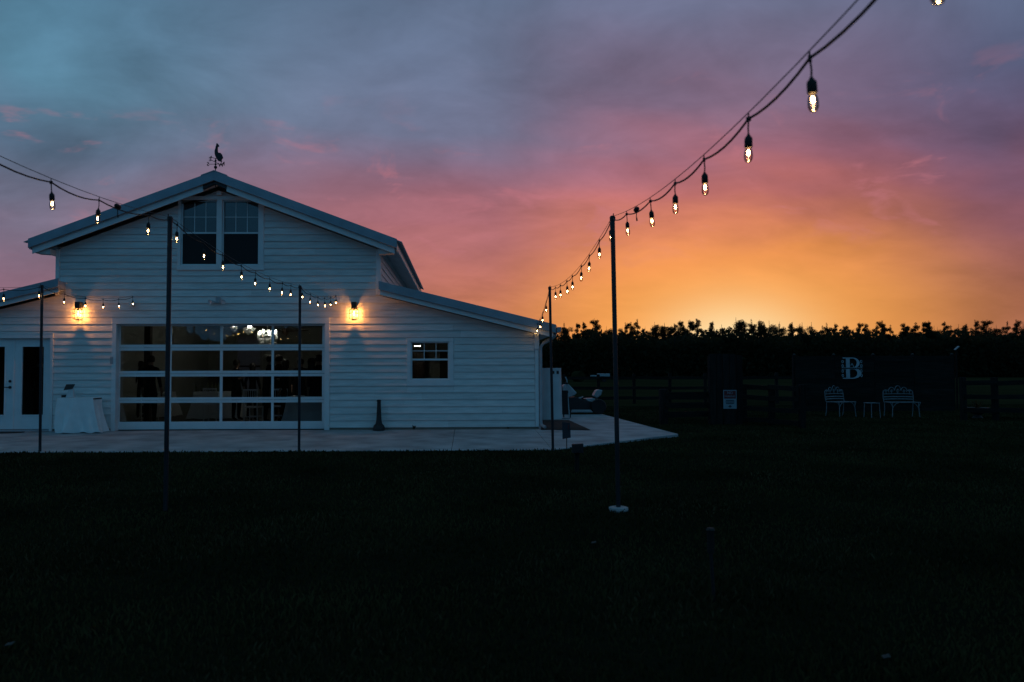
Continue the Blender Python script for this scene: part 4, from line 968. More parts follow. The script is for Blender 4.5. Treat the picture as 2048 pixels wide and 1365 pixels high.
# ------------------------------------------------------------------ light poles and strings
POLES = {}
def pole(key, base, top, label, base_plate=False):
    b = gz(*base); 
    d = (Vector((b.x, b.y, 0)) - CAM).y
    tp = onY(top[0], top[1], b.y) if top else None
    return _pole(key, b, tp, label, base_plate)
def _pole(key, b, tp, label, base_plate=False):
    t_ = thing('light_pole', label, 'pole', (b.x, b.y, GZ), 0, 'string light poles'); h = tp.z - GZ
    ox = tp.x - b.x
    MB().tube([(0, 0, -.1), (ox * .5, 0, h * .5), (ox, 0, h - .03)], .025, 12).build('pipe', 'polemat', t_, smooth=True)
    MB().lathe([(.03, h - .05), (.031, h - .01), (.02, h + .005)], (ox, 0, 0), 12).build('cap', 'black', t_)
    hk = MB().tube([(ox, -.02, h - .02), (ox, -.05, h - .01), (ox, -.05, h + .02)], .006, 5); hk.build('hook', 'black', t_)
    if base_plate:
        MB().lathe([(.10, 0), (.105, .012), (.10, .036), (.085, .041)], n=18).build('footing', 'concrete', t_)
    POLES[key] = Vector((tp.x, b.y, tp.z)); return t_
pole('A1', (331, 1022), (340, 434), 'tall dark light pole in the lawn before the left end of the overhead door')
pole('A2', (1237, 1022), (1225, 433), 'tall dark light pole right of the barn with a pale footing', True)
pole('B0', (80, 905), (84, 571), 'thin light pole at the patio edge before the french doors')
pole('B1', (598, 903), (600, 572), 'thin light pole at the patio edge before the right part of the overhead door')
pole('B2', (1106, 902), (1099.5, 574), 'thin light pole at the patio corner beside the right end of the barn')
dyA = POLES['B2'].y - POLES['A2'].y
for k, nm, (a_, b_) in ((0, 'Z1', ('A1', 'B1')), (1, 'Z2', ('A2', 'B2'))):
    dv = POLES[a_] - POLES[b_]
    for j, key in enumerate((nm, nm + 'b')):
        p = POLES[a_] + Vector((dv.x, dv.y, 0)) * (j + 1); p.z = POLES[a_].z + (.4 if k == 0 else -.1); p += Vector((-.6, -4.5, 0)) if k else Vector((.6, -4.5, 0))
        _pole(key, Vector((p.x, p.y, GZ)), p, ('left' if k == 0 else 'right') + ' row light pole ' + ('beside' if j == 0 else 'behind') + ' the photographer')
bd = POLES['B0'] - POLES['B1']
p = POLES['A1'] + bd; _pole('A0', Vector((p.x, p.y, GZ)), p, 'light pole of the far left row, beyond the left edge of the lawn view')
p = POLES['Z1'] + bd; _pole('Z0', Vector((p.x, p.y, GZ)), p, 'light pole of the far left row, level with the photographer')

# one socket with bulb, shared by all
sk = MB(); sk.tube([(0, 0, .0), (.003, 0, -.05), (0, 0, -.085)], .0045, 6)
sk.box((-.006, -.012, -.012), (.006, .012, .012)).tube([(0, 0, 0), (0, 0, .012), (0, .0, .03)], .004, 5)
sk.lathe([(.006, -.08), (.012, -.092), (.0195, -.10), (.021, -.112), (.021, -.148), (.018, -.152)], n=12)
ME_SK = sk.mesh('socket', True)
ME_GL = MB().lathe([(.0135, -.150), (.016, -.158), (.0205, -.174), (.0225, -.195), (.021, -.213), (.014, -.227), (.003, -.232)], n=14).mesh('bulb', True)
ME_FI = MB().lathe([(.001, -.163), (.004, -.167), (.0065, -.174), (.0065, -.184), (.004, -.190), (.001, -.193)], n=8).mesh('filament', True)
def string(label, nodes, spans, extras=()):
    """nodes: hang points; spans: (sag, [bulb fractions])"""
    t_ = thing('string_lights', label, 'string lights', tuple(nodes[0]), 0, 'string lights over the lawn'); o = nodes[0]
    wire = []; cable = []
    for (p, q), (sag, fr_) in zip(zip(nodes, nodes[1:]), spans):
        def at(u, low=0.0): c = p.lerp(q, u); c.z -= sag * 4 * u * (1 - u) + low; return c
        n = 24; wire += [at(i / n) - o for i in range(n)]
        hang = sorted(set([0.0] + [f for f in fr_ if 0 <= f <= 1] + [1.0])); ln = (q - p).length
        for a_, b_ in zip(hang, hang[1:]):
            kk = 6
            for i in range(kk):
                u = i / kk; d_ = .028 + min(.03, (b_ - a_) * ln * .035) * 4 * u * (1 - u)
                if a_ == 0 and i == 0: d_ = .01
                cable.append(at(a_ + (b_ - a_) * u, d_) - o)
        for f in fr_:
            c = at(f, .03) - o
            s_ = link('socket', ME_SK, 'rubber', t_); s_.location = c; s_.scale = (.88, .88, .88); s_.rotation_euler = (random.uniform(-.07, .07), random.uniform(-.07, .07), random.uniform(0, 6.28))
            g_ = link('bulb', ME_GL, 'bulbglass', s_); link('filament', ME_FI, 'bulb', s_)
    wire.append(nodes[-1] - o); cable.append(nodes[-1] - o - Vector((0, 0, .01)))
    MB().tube(wire, .0028, 5).build('support_wire', 'black', t_); MB().tube(cable, .0058, 6).build('cable', 'rubber', t_, smooth=True)
    for j, u in extras:
        p, q = nodes[j], nodes[j + 1]; sag = spans[j][0]; c = p.lerp(q, u); c.z -= sag * 4 * u * (1 - u) + .03; c -= o; d_ = (q - p).normalized()
        MB().tube([c - d_ * .05, c - d_ * .03, c + d_ * .03, c + d_ * .05], [.012, .022, .022, .012], 8).build('connector', 'rubber', t_, smooth=True)
        MB().tube([c, c + Vector((0, 0, -.06)), c + Vector((.004, 0, -.10))], [.004, .004, .008], 5).build('loose_lead', 'rubber', t_)
    return t_
ev = lambda n, ph=.5: [(i + ph) / n for i in range(n)]
w_end = onY(672, 590, -.16); wl_end = onY(266, 592, -.16); wr_end = onY(1073, 648, -.12)
string('right hand string of lit bulbs running from overhead down to the barn corner', [POLES['Z2b'], POLES['Z2'], POLES['A2'], POLES['B2'], wr_end],
       [(.3, ev(8)), (.40, [.02, .11, .20, .285, .345, .406, .486, .556, .634, .707, .792, .907]), (.19, [.02, .133, .253, .363, .506, .607, .739, .852]), (.12, [.0, .22, .45, .68, .90, .995])], extras=[(1, .855)])
string('middle string of lit bulbs from upper left down across the barn front', [POLES['Z1b'], POLES['Z1'], POLES['A1'], POLES['B1'], w_end],
       [(.3, ev(8)), (.45, [.03, .12, .21, .30, .39, .47, .56, .65, .747, .827, .94]), (.13, [.033, .168, .283, .414, .529, .657, .789, .887]), (.12, [.04, .24, .44, .63, .82, .995])], extras=[(1, .865)])
string('left string of lit bulbs ending at the wall above the french doors', [POLES['Z0'], POLES['A0'], POLES['B0'], wl_end],
       [(.3, ev(8)), (.30, [.06, .18, .30, .42, .54, .67, .81, .985]), (.14, [.21, .42, .62, .81, .995])])

# ------------------------------------------------------------------ fences, pillar, plank wall on the right
def fence_run(name, p, q, posts, rails, label, group='wooden fences', pw=.12, ph=1.25, rh=.13):
    p = Vector((p[0], p[1], GZ)); q = Vector((q[0], q[1], GZ)); t_ = thing(name, label, 'fence', tuple(p), 0, group); d = q - p
    for i in range(posts):
        c = d * (i / (posts - 1)); rz = random.uniform(-.03, .03)
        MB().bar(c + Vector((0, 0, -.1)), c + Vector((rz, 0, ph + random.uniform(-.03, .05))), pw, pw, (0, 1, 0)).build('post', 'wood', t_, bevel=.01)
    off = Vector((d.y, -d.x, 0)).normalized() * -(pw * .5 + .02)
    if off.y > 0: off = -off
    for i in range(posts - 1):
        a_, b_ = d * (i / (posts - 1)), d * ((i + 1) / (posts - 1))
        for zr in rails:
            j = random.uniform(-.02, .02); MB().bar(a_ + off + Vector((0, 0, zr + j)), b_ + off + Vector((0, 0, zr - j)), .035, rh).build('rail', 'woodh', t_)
    return t_
fence_run('field_fence', gz(1128, 808)[:2], gz(1700, 808)[:2], 9, (.25, .68, 1.12), 'long three rail fence between the lawn and the dry field', ph=1.3)
fence_run('yard_fence', gz(1328, 850)[:2], gz(1436, 848)[:2], 2, (.28, .52, .80), 'short low fence between a thick post and the plank pillar', pw=.2, ph=.93, rh=.15)
fence_run('yard_fence', gz(1488, 846)[:2], gz(1604, 857)[:2], 3, (.12, .42, .72, 1.0), 'rail fence slanting from the plank pillar towards the benches', pw=.14, ph=1.05, rh=.12)
fence_run('yard_fence', gz(1928, 842)[:2], gz(2120, 842)[:2], 4, (.3, .68, 1.08), 'rail fence right of the plank wall at the frame edge', pw=.14, ph=1.22, rh=.13)
q0, q1 = gz(1420, 850), gz(1488, 850); pw_ = q1.x - q0.x; H_ = onY(1450, 707, q0.y).z - GZ
pl = thing('plank_pillar', 'tall weathered pillar of upright planks carrying the parking sign', 'pillar', ((q0.x + q1.x) / 2, q0.y, GZ)); nb = 5; bw_ = pw_ / nb
for k in range(nb):
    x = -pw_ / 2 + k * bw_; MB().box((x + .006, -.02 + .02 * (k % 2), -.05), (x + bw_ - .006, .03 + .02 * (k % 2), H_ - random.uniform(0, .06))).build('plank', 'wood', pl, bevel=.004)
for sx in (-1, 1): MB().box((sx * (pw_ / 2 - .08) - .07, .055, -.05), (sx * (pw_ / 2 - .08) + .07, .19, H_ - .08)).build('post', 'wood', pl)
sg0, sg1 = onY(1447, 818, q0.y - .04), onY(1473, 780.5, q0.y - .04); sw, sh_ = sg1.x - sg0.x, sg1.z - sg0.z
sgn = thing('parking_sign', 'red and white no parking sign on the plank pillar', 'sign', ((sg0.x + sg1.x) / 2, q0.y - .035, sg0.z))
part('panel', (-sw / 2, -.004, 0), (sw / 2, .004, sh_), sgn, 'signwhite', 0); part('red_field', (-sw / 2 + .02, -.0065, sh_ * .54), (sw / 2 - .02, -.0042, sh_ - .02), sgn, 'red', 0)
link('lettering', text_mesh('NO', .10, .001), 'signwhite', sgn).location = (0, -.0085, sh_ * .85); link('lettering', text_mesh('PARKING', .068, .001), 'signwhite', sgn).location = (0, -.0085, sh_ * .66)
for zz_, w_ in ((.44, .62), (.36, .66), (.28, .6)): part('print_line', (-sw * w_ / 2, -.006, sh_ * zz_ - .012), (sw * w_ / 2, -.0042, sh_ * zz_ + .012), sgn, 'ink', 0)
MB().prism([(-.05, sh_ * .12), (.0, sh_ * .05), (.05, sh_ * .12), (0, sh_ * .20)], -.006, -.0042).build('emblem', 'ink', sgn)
# plank wall
q0, q1 = gz(1592, 824), gz(1924, 824); yw = q0.y; wl = q1.x - q0.x; H_ = onY(1750, 712, yw).z - GZ
pwl = thing('plank_wall', 'long dark wall of horizontal planks behind the two white benches', 'wall', (q0.x, yw, GZ)); nr = 10; ph_ = H_ / nr
for r_ in range(nr):
    for k in range(4):
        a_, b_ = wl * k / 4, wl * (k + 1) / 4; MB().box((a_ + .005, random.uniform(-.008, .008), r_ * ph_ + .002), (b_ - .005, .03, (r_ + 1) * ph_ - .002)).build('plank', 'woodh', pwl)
for k in range(5):
    x = wl * k / 4; MB().box((x - .06, .032, -.05), (x + .06, .14, H_ + .03)).build('post', 'wood', pwl); MB().lathe([(.05, H_ + .031), (.06, H_ + .05), (.03, H_ + .075), (.01, H_ + .085)], (x, .085, 0), 8).build('post_cap', 'terracotta', pwl)
# monogram letter
lb0, lb1 = onY(1682, 758, yw - .03), onY(1725, 715.5, yw - .03); u_ = (lb1.z - lb0.z)
mg = thing('monogram_letter', 'large white ornamental letter B fixed on the dark plank wall', 'letter', ((lb0.x + lb1.x) / 2, yw - .035, lb0.z)); W_ = lb1.x - lb0.x
def arc(cx_, cz, rx, rz, a0, a1, n): return [(cx_ + rx * math.cos(R(a0 + (a1 - a0) * i / n)), cz + rz * math.sin(R(a0 + (a1 - a0) * i / n))) for i in range(n + 1)]
def bprism(pts): return MB().prism([(x * W_, z_ * u_) for x, z_ in pts], -.02, .0)
gap0, gap1 = .455, .525
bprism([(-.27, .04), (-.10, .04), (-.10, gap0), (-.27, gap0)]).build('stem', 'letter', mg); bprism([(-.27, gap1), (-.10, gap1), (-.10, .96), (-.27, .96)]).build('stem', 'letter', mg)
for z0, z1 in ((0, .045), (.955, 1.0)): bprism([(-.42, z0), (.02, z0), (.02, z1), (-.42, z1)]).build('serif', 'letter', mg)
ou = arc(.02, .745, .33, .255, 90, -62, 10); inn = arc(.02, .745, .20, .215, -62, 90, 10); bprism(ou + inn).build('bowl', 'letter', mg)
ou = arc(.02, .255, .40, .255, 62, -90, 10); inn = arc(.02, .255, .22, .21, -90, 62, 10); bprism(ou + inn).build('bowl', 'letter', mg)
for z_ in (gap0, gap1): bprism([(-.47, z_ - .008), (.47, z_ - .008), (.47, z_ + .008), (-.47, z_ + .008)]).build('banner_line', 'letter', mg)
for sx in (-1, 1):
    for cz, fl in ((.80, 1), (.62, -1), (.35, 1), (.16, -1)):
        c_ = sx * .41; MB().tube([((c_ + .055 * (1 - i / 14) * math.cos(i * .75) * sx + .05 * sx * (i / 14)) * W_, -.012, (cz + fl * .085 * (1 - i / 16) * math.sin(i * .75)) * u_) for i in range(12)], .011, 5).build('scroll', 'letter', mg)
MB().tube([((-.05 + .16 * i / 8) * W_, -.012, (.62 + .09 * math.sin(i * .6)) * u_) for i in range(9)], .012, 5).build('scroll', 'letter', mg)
q = onY(1912, 697, yw + 1.5)
flp = thing('yard_light', 'small tilted lamp on a dark post above the plank wall', 'lamp', (q.x, yw + 1.5, GZ)); MB().tube([(0, 0, -.05), (0, 0, q.z - GZ - .03)], .035, 8).build('post', 'wood', flp); MB().bar((-.07, -.03, q.z - GZ - .06), (.08, -.03, q.z - GZ + .07), .03, .10, (0, 1, 0)).build('lamp_head', 'grey', flp)

# ------------------------------------------------------------------ white iron benches
def bench(px, py, rz, label, wd):
    q = gz(px, py); t_ = thing('garden_bench', label, 'bench', (q.x, q.y, GZ), rz, 'white iron garden benches'); h = wd / 2; sh = .46; dp = .42; tr_ = .011
    def tb(name, pts, r_=tr_): return MB().tube(pts, r_, 6).build(name, 'whitewire', t_, smooth=True)
    MB().tube([(-h, -dp, sh), (h, -dp, sh), (h, 0, sh), (-h, 0, sh), (-h, -dp, sh)], .013, 6).build('seat_frame', 'whitewire', t_)
    for k in range(8): x = -h + wd * (k + .5) / 8; MB().bar((x, -dp, sh + .004), (x, 0, sh + .004), .035, .008).build('seat_slat', 'whitewire', t_)
    for sx in (-1, 1):
        xx = sx * (h - .06); tb('leg', [(xx, -dp, sh), (xx, -dp - .005, sh - .16), (xx + sx * .02, -dp - .02, .0)], .013)
        tb('leg', [(sx * (h - .02), 0, sh), (sx * (h - .02), .01, .2), (sx * (h - .02), .05, 0)], .013)
        tb('leg_brace', [(xx - sx * .20, -dp, sh - .005), (xx - sx * .09, -dp, sh - .05), (xx, -dp, sh - .17)], .009); tb('leg_brace', [(xx + sx * .06, -dp, sh - .005), (xx, -dp, sh - .14)], .009)
        tb('back_post', [(sx * h, 0, sh), (sx * (h + .012), .03, sh + .16), (sx * (h - .005), .045, sh + .32)], .013)
    for zz_, r_ in ((.08, .018), (.15, .018), (.24, .012)): MB().tube([(-h, .02, sh + zz_), (-h * .4, .035, sh + zz_ + .01), (h * .4, .035, sh + zz_ + .01), (h, .02, sh + zz_)], r_, 6).build('back_rail', 'whitewire', t_)
    lob = [(-.86, .14, .055, .0), (-.58, .17, .075, .02), (-.0, .0, 0, 0)]
    cx_ = [(-.80, .20, .07), (-.42, .19, .10), (0, .20, .15), (.42, .19, .10), (.80, .20, .07)]
    for c, w_, hh_ in cx_:
        tb('back_scallop', [((c + w_ * math.cos(math.pi * (1 - i / 10))) * h, .045, sh + .30 + (.05 if abs(c) < .7 else .0) + hh_ * math.sin(math.pi * i / 10)) for i in range(11)])
        tb('back_scroll', [((c + w_ * .55 * (1 - i / 12) * math.cos(i * .8)) * h, .042, sh + .33 + hh_ * .5 * (1 - i / 14) * math.sin(i * .8)) for i in range(11)], .008)
        tb('back_spindle', [(c * h, .04, sh + .24), (c * h, .044, sh + .34 + hh_ * .3)], .008)
    return t_
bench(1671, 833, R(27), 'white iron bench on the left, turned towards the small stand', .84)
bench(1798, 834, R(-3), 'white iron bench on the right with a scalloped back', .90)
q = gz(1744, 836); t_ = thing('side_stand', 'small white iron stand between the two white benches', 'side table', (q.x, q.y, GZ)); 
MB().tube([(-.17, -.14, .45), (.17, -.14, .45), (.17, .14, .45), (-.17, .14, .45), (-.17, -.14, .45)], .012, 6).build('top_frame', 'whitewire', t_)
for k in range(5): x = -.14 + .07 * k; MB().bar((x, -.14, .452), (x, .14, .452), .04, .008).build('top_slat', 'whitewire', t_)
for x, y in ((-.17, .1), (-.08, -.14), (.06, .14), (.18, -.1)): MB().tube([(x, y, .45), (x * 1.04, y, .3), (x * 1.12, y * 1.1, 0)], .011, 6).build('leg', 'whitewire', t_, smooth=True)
q = gz(1955, 838); t_ = thing('planter', 'dark shallow planter bowl at the foot of the right fence', 'planter', (q.x, q.y, GZ))
MB().lathe([(.13, 0), (.15, .03), (.10, .08), (.10, .12), (.22, .20), (.31, .30), (.32, .33), (.28, .32)], n=20).build('bowl', 'terracotta', t_, smooth=True); MB().lathe([(.27, .29), (.2, .325), (.03, .335)], n=16).build('soil', 'mulch', t_)
rnd = random.Random(3)
for k in range(14):
    a = rnd.uniform(0, 6.28); l_ = rnd.uniform(.15, .34); d = Vector((math.cos(a), math.sin(a), 0)); s_ = Vector((-d.y, d.x, 0)) * .02
    MB().poly([d * .05 - s_ + Vector((0, 0, .32)), d * .05 + s_ + Vector((0, 0, .32)), d * l_ * .6 + s_ + Vector((0, 0, .32 + l_ * .7)), d * l_ * .6 - s_ + Vector((0, 0, .32 + l_ * .7)), d * l_ + Vector((0, 0, .32 + l_ * .75))], [(0, 1, 2, 3), (3, 2, 4)]).build('leaf', 'leaf', t_)
# far field things
q = onZ(1203, 757, GZ); t_ = thing('utility_trailer', 'small pale trailer at the far side of the dry field', 'trailer', (q.x, 78, GZ)); 
part('body', (-.6, -.6, .6), (.8, .6, 1.0), t_, 'grey', .03); part('front_wall', (-1.4, -.55, .6), (-.7, .55, .8), t_, 'grey', .03); part('drawbar', (-2.6, -.05, .42), (-1.0, .05, .5), t_, 'black')
for sy in (-.65, .65): MB().lathe([(.1, -.08), (.29, -.08), (.3, 0), (.29, .08), (.1, .08)], (0, 0, 0), 14).build('wheel', 'rubber', t_).matrix_local = Matrix.Translation((.1, sy, .30)) @ Matrix.Rotation(R(90), 4, 'X')
t_.location.x = onY(1205, 750, 78).x
q = onY(1156, 741, 80); tag(MB().lathe([(.05, -.6), (.62, -.6), (.66, -.5), (.66, .5), (.62, .6), (.05, .6)], n=24).build('hay_bale', 'field', smooth=True), 'round pale hay bale far out left of the trailer', 'hay bale')
hb = bpy.data.objects['hay_bale']; hb.location = (q.x, 80, GZ + .66); hb.rotation_euler = (R(90), 0, R(35))

# ------------------------------------------------------------------ trees
def leaf_cloud(rnd, centres, n, size, mb):
    tot = sum(r_ ** 2 for _, r_, _ in centres)
    for c, r_, fl in centres:
        for _ in range(int(n * r_ ** 2 / tot)):
            while True:
                d = Vector((rnd.uniform(-1, 1), rnd.uniform(-1, 1), rnd.uniform(-1, 1)))
                if .15 < d.length <= 1: break
            d = d * (r_ * (.55 + .45 * rnd.random())); d.z *= fl; p = c + d
            a, b = rnd.uniform(0, 6.28), rnd.uniform(-.9, .9); u = Vector((math.cos(a) * math.cos(b), math.sin(a) * math.cos(b), math.sin(b))); w = u.cross(Vector((rnd.uniform(-1, 1), rnd.uniform(-1, 1), 1)).normalized()).normalized()
            s = size * rnd.uniform(.6, 1.3); mb.poly([p - u * s, p + w * s * .5, p + u * s, p - w * s * .5], [(0, 1, 2, 3)])
def make_tree(kind, seed):
    rnd = random.Random(seed); H = 10.0; t_ = empty({'pine': 'pine_tree', 'round': 'broadleaf_tree', 'thin': 'slender_pine'}[kind])
    trunk = MB(); lean = rnd.uniform(-.3, .3); tpts = [(0, 0, -.2), (lean * .3, 0, H * .35), (lean * .7, .1, H * .7), (lean, .1, H * .97)]
    trunk.tube(tpts, [.19, .14, .08, .02], 7); cs = []
    def tp(u): z_ = u * H * .97; return Vector((lean * u, .1 * u, z_))
    if kind == 'pine':
        for k in range(17):
            u = rnd.uniform(.5, .97); a = rnd.uniform(0, 6.28); l_ = (1.05 - u) * 2.1 + rnd.uniform(.1, .35); b = tp(u); e = b + Vector((math.cos(a) * l_, math.sin(a) * l_, rnd.uniform(-.1, .5)))
            trunk.tube([b, e], [.045, .015], 5); cs.append((e, rnd.uniform(.36, .66), .8)); cs.append(((b + e) / 2, rnd.uniform(.32, .55), .8))
        cs.append((tp(1.0) + Vector((0, 0, .1)), .26, 2.2)); cs.append((tp(.93), .42, 1.2))
    elif kind == 'thin':
        for k in range(11):
            u = rnd.uniform(.45, .99); a = rnd.uniform(0, 6.28); l_ = (1.08 - u) * 1.5 + .15; b = tp(u); e = b + Vector((math.cos(a) * l_, math.sin(a) * l_, rnd.uniform(-.05, .3)))
            trunk.tube([b, e], [.035, .012], 5); cs.append((e, rnd.uniform(.38, .62), .9))
        cs.append((tp(1.0), .24, 2.4)); cs.append((tp(.9), .4, 1.3))
    else:
        for k in range(15):
            u = rnd.uniform(.45, .8); a = rnd.uniform(0, 6.28); l_ = rnd.uniform(.5, 1.75); b = tp(u); e = b + Vector((math.cos(a) * l_, math.sin(a) * l_, rnd.uniform(.4, 2.0) * (1.2 - l_ / 2.4)))
            trunk.tube([b, (b + e) / 2 + Vector((0, 0, .15)), e], [.06, .04, .015], 5); cs.append((e, rnd.uniform(.6, 1.0), .85))
    trunk.build('trunk', 'bark', t_, smooth=True); mb = MB(); leaf_cloud(rnd, cs, 6500 if kind != 'thin' else 3800, .085, mb)
    mb.build('crown', 'pine' if kind != 'round' else 'leaf', t_)
    return t_
TLAB = {'pine': ('dark pine with layered boughs standing in the far tree line', 'pines of the far tree line'), 'round': ('round crowned tree standing in the far tree line', 'round trees of the far tree line'), 'thin': ('slender pine with a narrow top in the far tree line', 'slender pines of the far tree line')}
PROTO = {k: [make_tree(k, 100 + 10 * i + j) for j in range(4)] for i, k in enumerate(('pine', 'round', 'thin'))}
used = set(); TY = 120.0
def place(kind, px, topy, Y, label, group=None):
    pr_ = random.choice(PROTO[kind]); o = pr_ if pr_.name not in used else copy_tree(pr_); used.add(pr_.name)
    q = onY(px, topy, Y); H = q.z - GZ; s = H / 10.0; wsc = s * random.uniform(.75, 1.3)
    o.location = (q.x, Y, GZ); o.scale = (wsc, wsc, s); o.rotation_euler.z = random.uniform(0, 6.28); tag(o, label, 'tree', group or TLAB[kind][1])
sky_line = [(1127, 643, 'round'), (1155, 648, 'thin'), (1168, 645, 'pine'), (1192, 641, 'pine'), (1214, 650, 'round'), (1250, 649, 'pine'), (1262, 643, 'thin'), (1274, 639, 'thin'), (1290, 650, 'round'), (1307, 638, 'round'), (1331, 642, 'round'), (1348, 645, 'thin'), (1363, 640, 'pine'), (1382, 639, 'pine'), (1392, 640, 'thin'), (1423, 643, 'pine'), (1446, 648, 'round'), (1475, 633, 'round'), (1504, 643, 'pine'), (1519, 641, 'pine'), (1540, 638, 'round'), (1560, 641, 'round'), (1583, 643, 'pine'), (1602, 638, 'round'), (1620, 642, 'round'), (1646, 652, 'thin'), (1668, 649, 'pine'), (1695, 648, 'round'), (1718, 643, 'pine'), (1742, 652, 'round'), (1767, 641, 'pine'), (1780, 651, 'thin'), (1811, 647, 'pine'), (1834, 648, 'thin'), (1847, 642, 'thin'), (1858, 641, 'pine'), (1872, 651, 'round'), (1889, 642, 'thin'), (1905, 650, 'thin'), (1915, 646, 'round'), (1930, 650, 'pine'), (1950, 639, 'pine'), (1969, 641, 'pine'), (1994, 644, 'round'), (2012, 643, 'thin'), (2030, 642, 'pine'), (2047, 642, 'round')]
ones = 'first second third fourth fifth sixth seventh eighth ninth tenth eleventh twelfth thirteenth fourteenth fifteenth sixteenth seventeenth eighteenth nineteenth'.split()
def ordinal(n): return ones[n - 1] if n < 20 else {20: 'twentieth', 30: 'thirtieth', 40: 'fortieth'}.get(n) or {2: 'twenty', 3: 'thirty', 4: 'forty'}[n // 10] + ' ' + ones[n % 10 - 1]
for k, (px, ty_, kd) in enumerate(sky_line): place(kd, px, ty_ + random.uniform(-2.5, 3.5), TY + random.uniform(-4, 4), {'pine': 'layered pine', 'round': 'round crowned tree', 'thin': 'slender pine'}[kd] + ', ' + ordinal(k + 1) + ' treetop from the barn along the far skyline')
for k in range(60):
    px = random.uniform(1085, 2070); place(random.choice(('pine', 'round', 'pine', 'thin', 'thin')), px, 645 + 22 * random.random() ** .7, TY + random.uniform(5, 16), 'half hidden tree between the taller tops of the far tree line', 'half hidden trees of the far wood')
for k in range(16):
    px = random.uniform(2080, 2500); place(random.choice(('pine', 'round', 'thin')), px, random.uniform(640, 662), TY + random.uniform(-4, 10), 'tree of the far wood beyond the right end of the view', 'trees beyond the right end of the view')
import numpy as np
def mass(name, label, n, fx, size, material, seed, kind='stuff'):
    rg = np.random.default_rng(seed); P_ = fx(rg, n); a = rg.uniform(0, 2 * np.pi, n); b = rg.uniform(-1.2, 1.2, n); s = size * rg.uniform(.5, 1.3, n)
    U = np.stack([np.cos(a) * np.cos(b), np.sin(a) * np.cos(b), np.sin(b)], 1); V_ = np.cross(U, rg.normal(size=(n, 3))); V_ /= np.linalg.norm(V_, axis=1)[:, None] + 1e-9
    v = np.stack([P_ - U * s[:, None], P_ + V_ * s[:, None] * .6, P_ + U * s[:, None], P_ - V_ * s[:, None] * .6], 1).reshape(-1, 3); v[:, 2] = np.maximum(v[:, 2], GZ + .01)
    return quads(name, v, material, label, kind)
def quads(name, v, material, label, kind='stuff', k=4, cat='trees'):
    me = bpy.data.meshes.new(name); n = len(v) // k; me.vertices.add(len(v)); me.vertices.foreach_set('co', v.astype(np.float32).ravel()); me.loops.add(len(v)); me.loops.foreach_set('vertex_index', np.arange(len(v), dtype=np.int32))
    me.polygons.add(n); me.polygons.foreach_set('loop_start', np.arange(0, len(v), k, dtype=np.int32)); me.update(calc_edges=True); me.validate()
    return tag(link(name, me, material), label, cat, kind=kind)
def f_west(rg, n):
    x = rg.uniform(-45, 210, n); y = rg.uniform(113, 142, n); top = 7.0 + .5 * np.sin(x * .31) + .5 * np.sin(x * .83 + 1) + .5 * np.sin(x * 1.7) + .4 * np.sin(x * 3.1)
    return np.stack([x, y, GZ + top * rg.random(n) ** .85], 1)
mass('woodland', 'dense dark undergrowth filling the far tree line', 300000, f_west, .35, 'leaf', 5)
def f_ring(rg, n):
    a = rg.uniform(R(62), R(345), n); r_ = rg.uniform(130, 150, n); top = 9 + 1.5 * np.sin(a * 23) + 1.2 * np.sin(a * 57 + 1)
    return np.stack([r_ * np.sin(a), r_ * np.cos(a), GZ + top * rg.random(n) ** .8], 1)
mass('added_woodland', 'unseen dark woodland added around the yard to dim the pane reflections', 60000, f_ring, 1.5, 'leaf', 6)  # tree ring out of view, added so the door panes mirror less sky
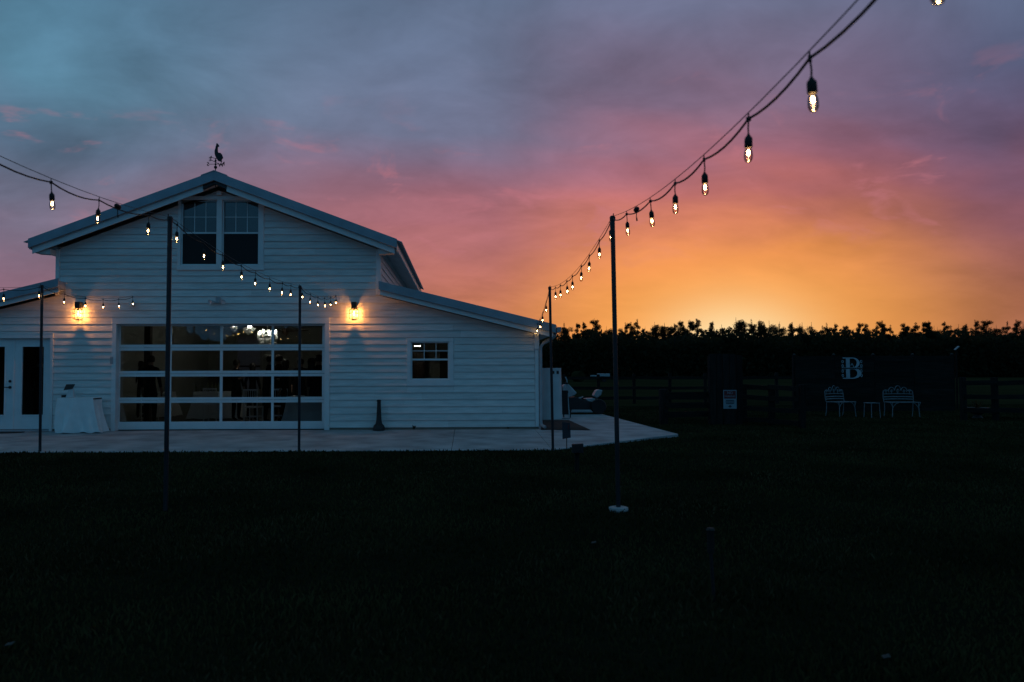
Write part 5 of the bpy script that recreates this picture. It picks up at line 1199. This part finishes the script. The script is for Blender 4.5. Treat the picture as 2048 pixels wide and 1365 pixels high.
# pale clumps in the lawn
def grass(name, n, material, seed, hs, label):
    rg = np.random.default_rng(seed); d = 3.0 + 30 * rg.random(n) ** 1.25; px = rg.uniform(-60, 2110, n)
    x = CAM.x + d * ((px - CX) / F_PX + math.tan(YAW)); y = CAM.y + d
    ok = ~((y > YF + .05 * rg.random(n) - .01) & (x < xj2b.x + .1)); fx = pr[0]; 
    sl_ = (pr[0].y - YF) / (pr[0].x - xj2b.x); ed = pr[0].x + (y - pr[0].y) * (pr[1].x - pr[0].x) / (back_y - pr[0].y); ok &= ~((x >= xj2b.x) & (x < ed + .03) & (y < back_y + .05) & (y > YF + (x - xj2b.x) * sl_ - .03)); ok &= ~((x < XE + .2) & (y > YF + .05))
    ok &= y < 12.5
    x, y = x[ok], y[ok]; n = len(x); 
    if name == 'dry_grass':
        cl_n = np.sin(x * 1.3 + 2.1 * np.sin(y * .7)) + np.sin(y * 1.9 + 1.7 * np.sin(x * .9)) + .8 * np.sin(x * 3.7 - y * 2.9); kp = rg.random(n) < 1 / (1 + np.exp(-3.2 * (cl_n - .5)))
        x, y = x[kp], y[kp]; n = len(x)
    a = rg.uniform(0, 6.283, n); pat = .55 + .45 * np.sin(x * 1.7 + 1.3 * np.sin(y * 1.1)) * np.sin(y * 2.3 + x)
    h = hs * rg.uniform(.5, 1.3, n) * (.7 + .6 * pat); w = .003 + .0007 * (y - CAM.y); le = rg.uniform(.1, .9, n) * h
    dx_, dy_ = np.cos(a), np.sin(a); b0 = rg.uniform(0, 6.283, n); lx, ly = np.cos(b0) * le, np.sin(b0) * le
    v = np.stack([np.stack([x - dx_ * w, y - dy_ * w, np.full(n, GZ - .005)], 1), np.stack([x + dx_ * w, y + dy_ * w, np.full(n, GZ - .005)], 1), np.stack([x + lx * .4 + dx_ * w * .7, y + ly * .4 + dy_ * w * .7, GZ + h * .65], 1), np.stack([x + lx, y + ly, GZ + h], 1)], 1).reshape(-1, 3)
    quads(name, v, material, label, cat='grass')
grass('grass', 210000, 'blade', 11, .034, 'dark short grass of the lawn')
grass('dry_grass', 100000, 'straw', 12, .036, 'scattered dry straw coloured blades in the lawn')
for px, py, lab in ((1187, 1097, 'tiny pale paper scrap lying in the lawn below the pale footing'), (1772, 1333, 'tiny pale paper scrap in the lawn near the lower right corner'), (18, 1307, 'tiny pale paper scrap in the lawn near the lower left corner')):
    q = gz(px, py); tag(MB().poly([(-.02, -.015, .045), (.02, -.012, .05), (.025, .015, .058), (-.015, .014, .05), (-.02, -.015, .043), (.02, -.012, .048), (.025, .015, .056), (-.015, .014, .048)], [(0, 1, 2, 3), (7, 6, 5, 4), (0, 4, 5, 1), (1, 5, 6, 2), (2, 6, 7, 3), (3, 7, 4, 0)]).build('paper_scrap', 'terracotta'), lab, 'paper').location = (q.x, q.y, GZ)
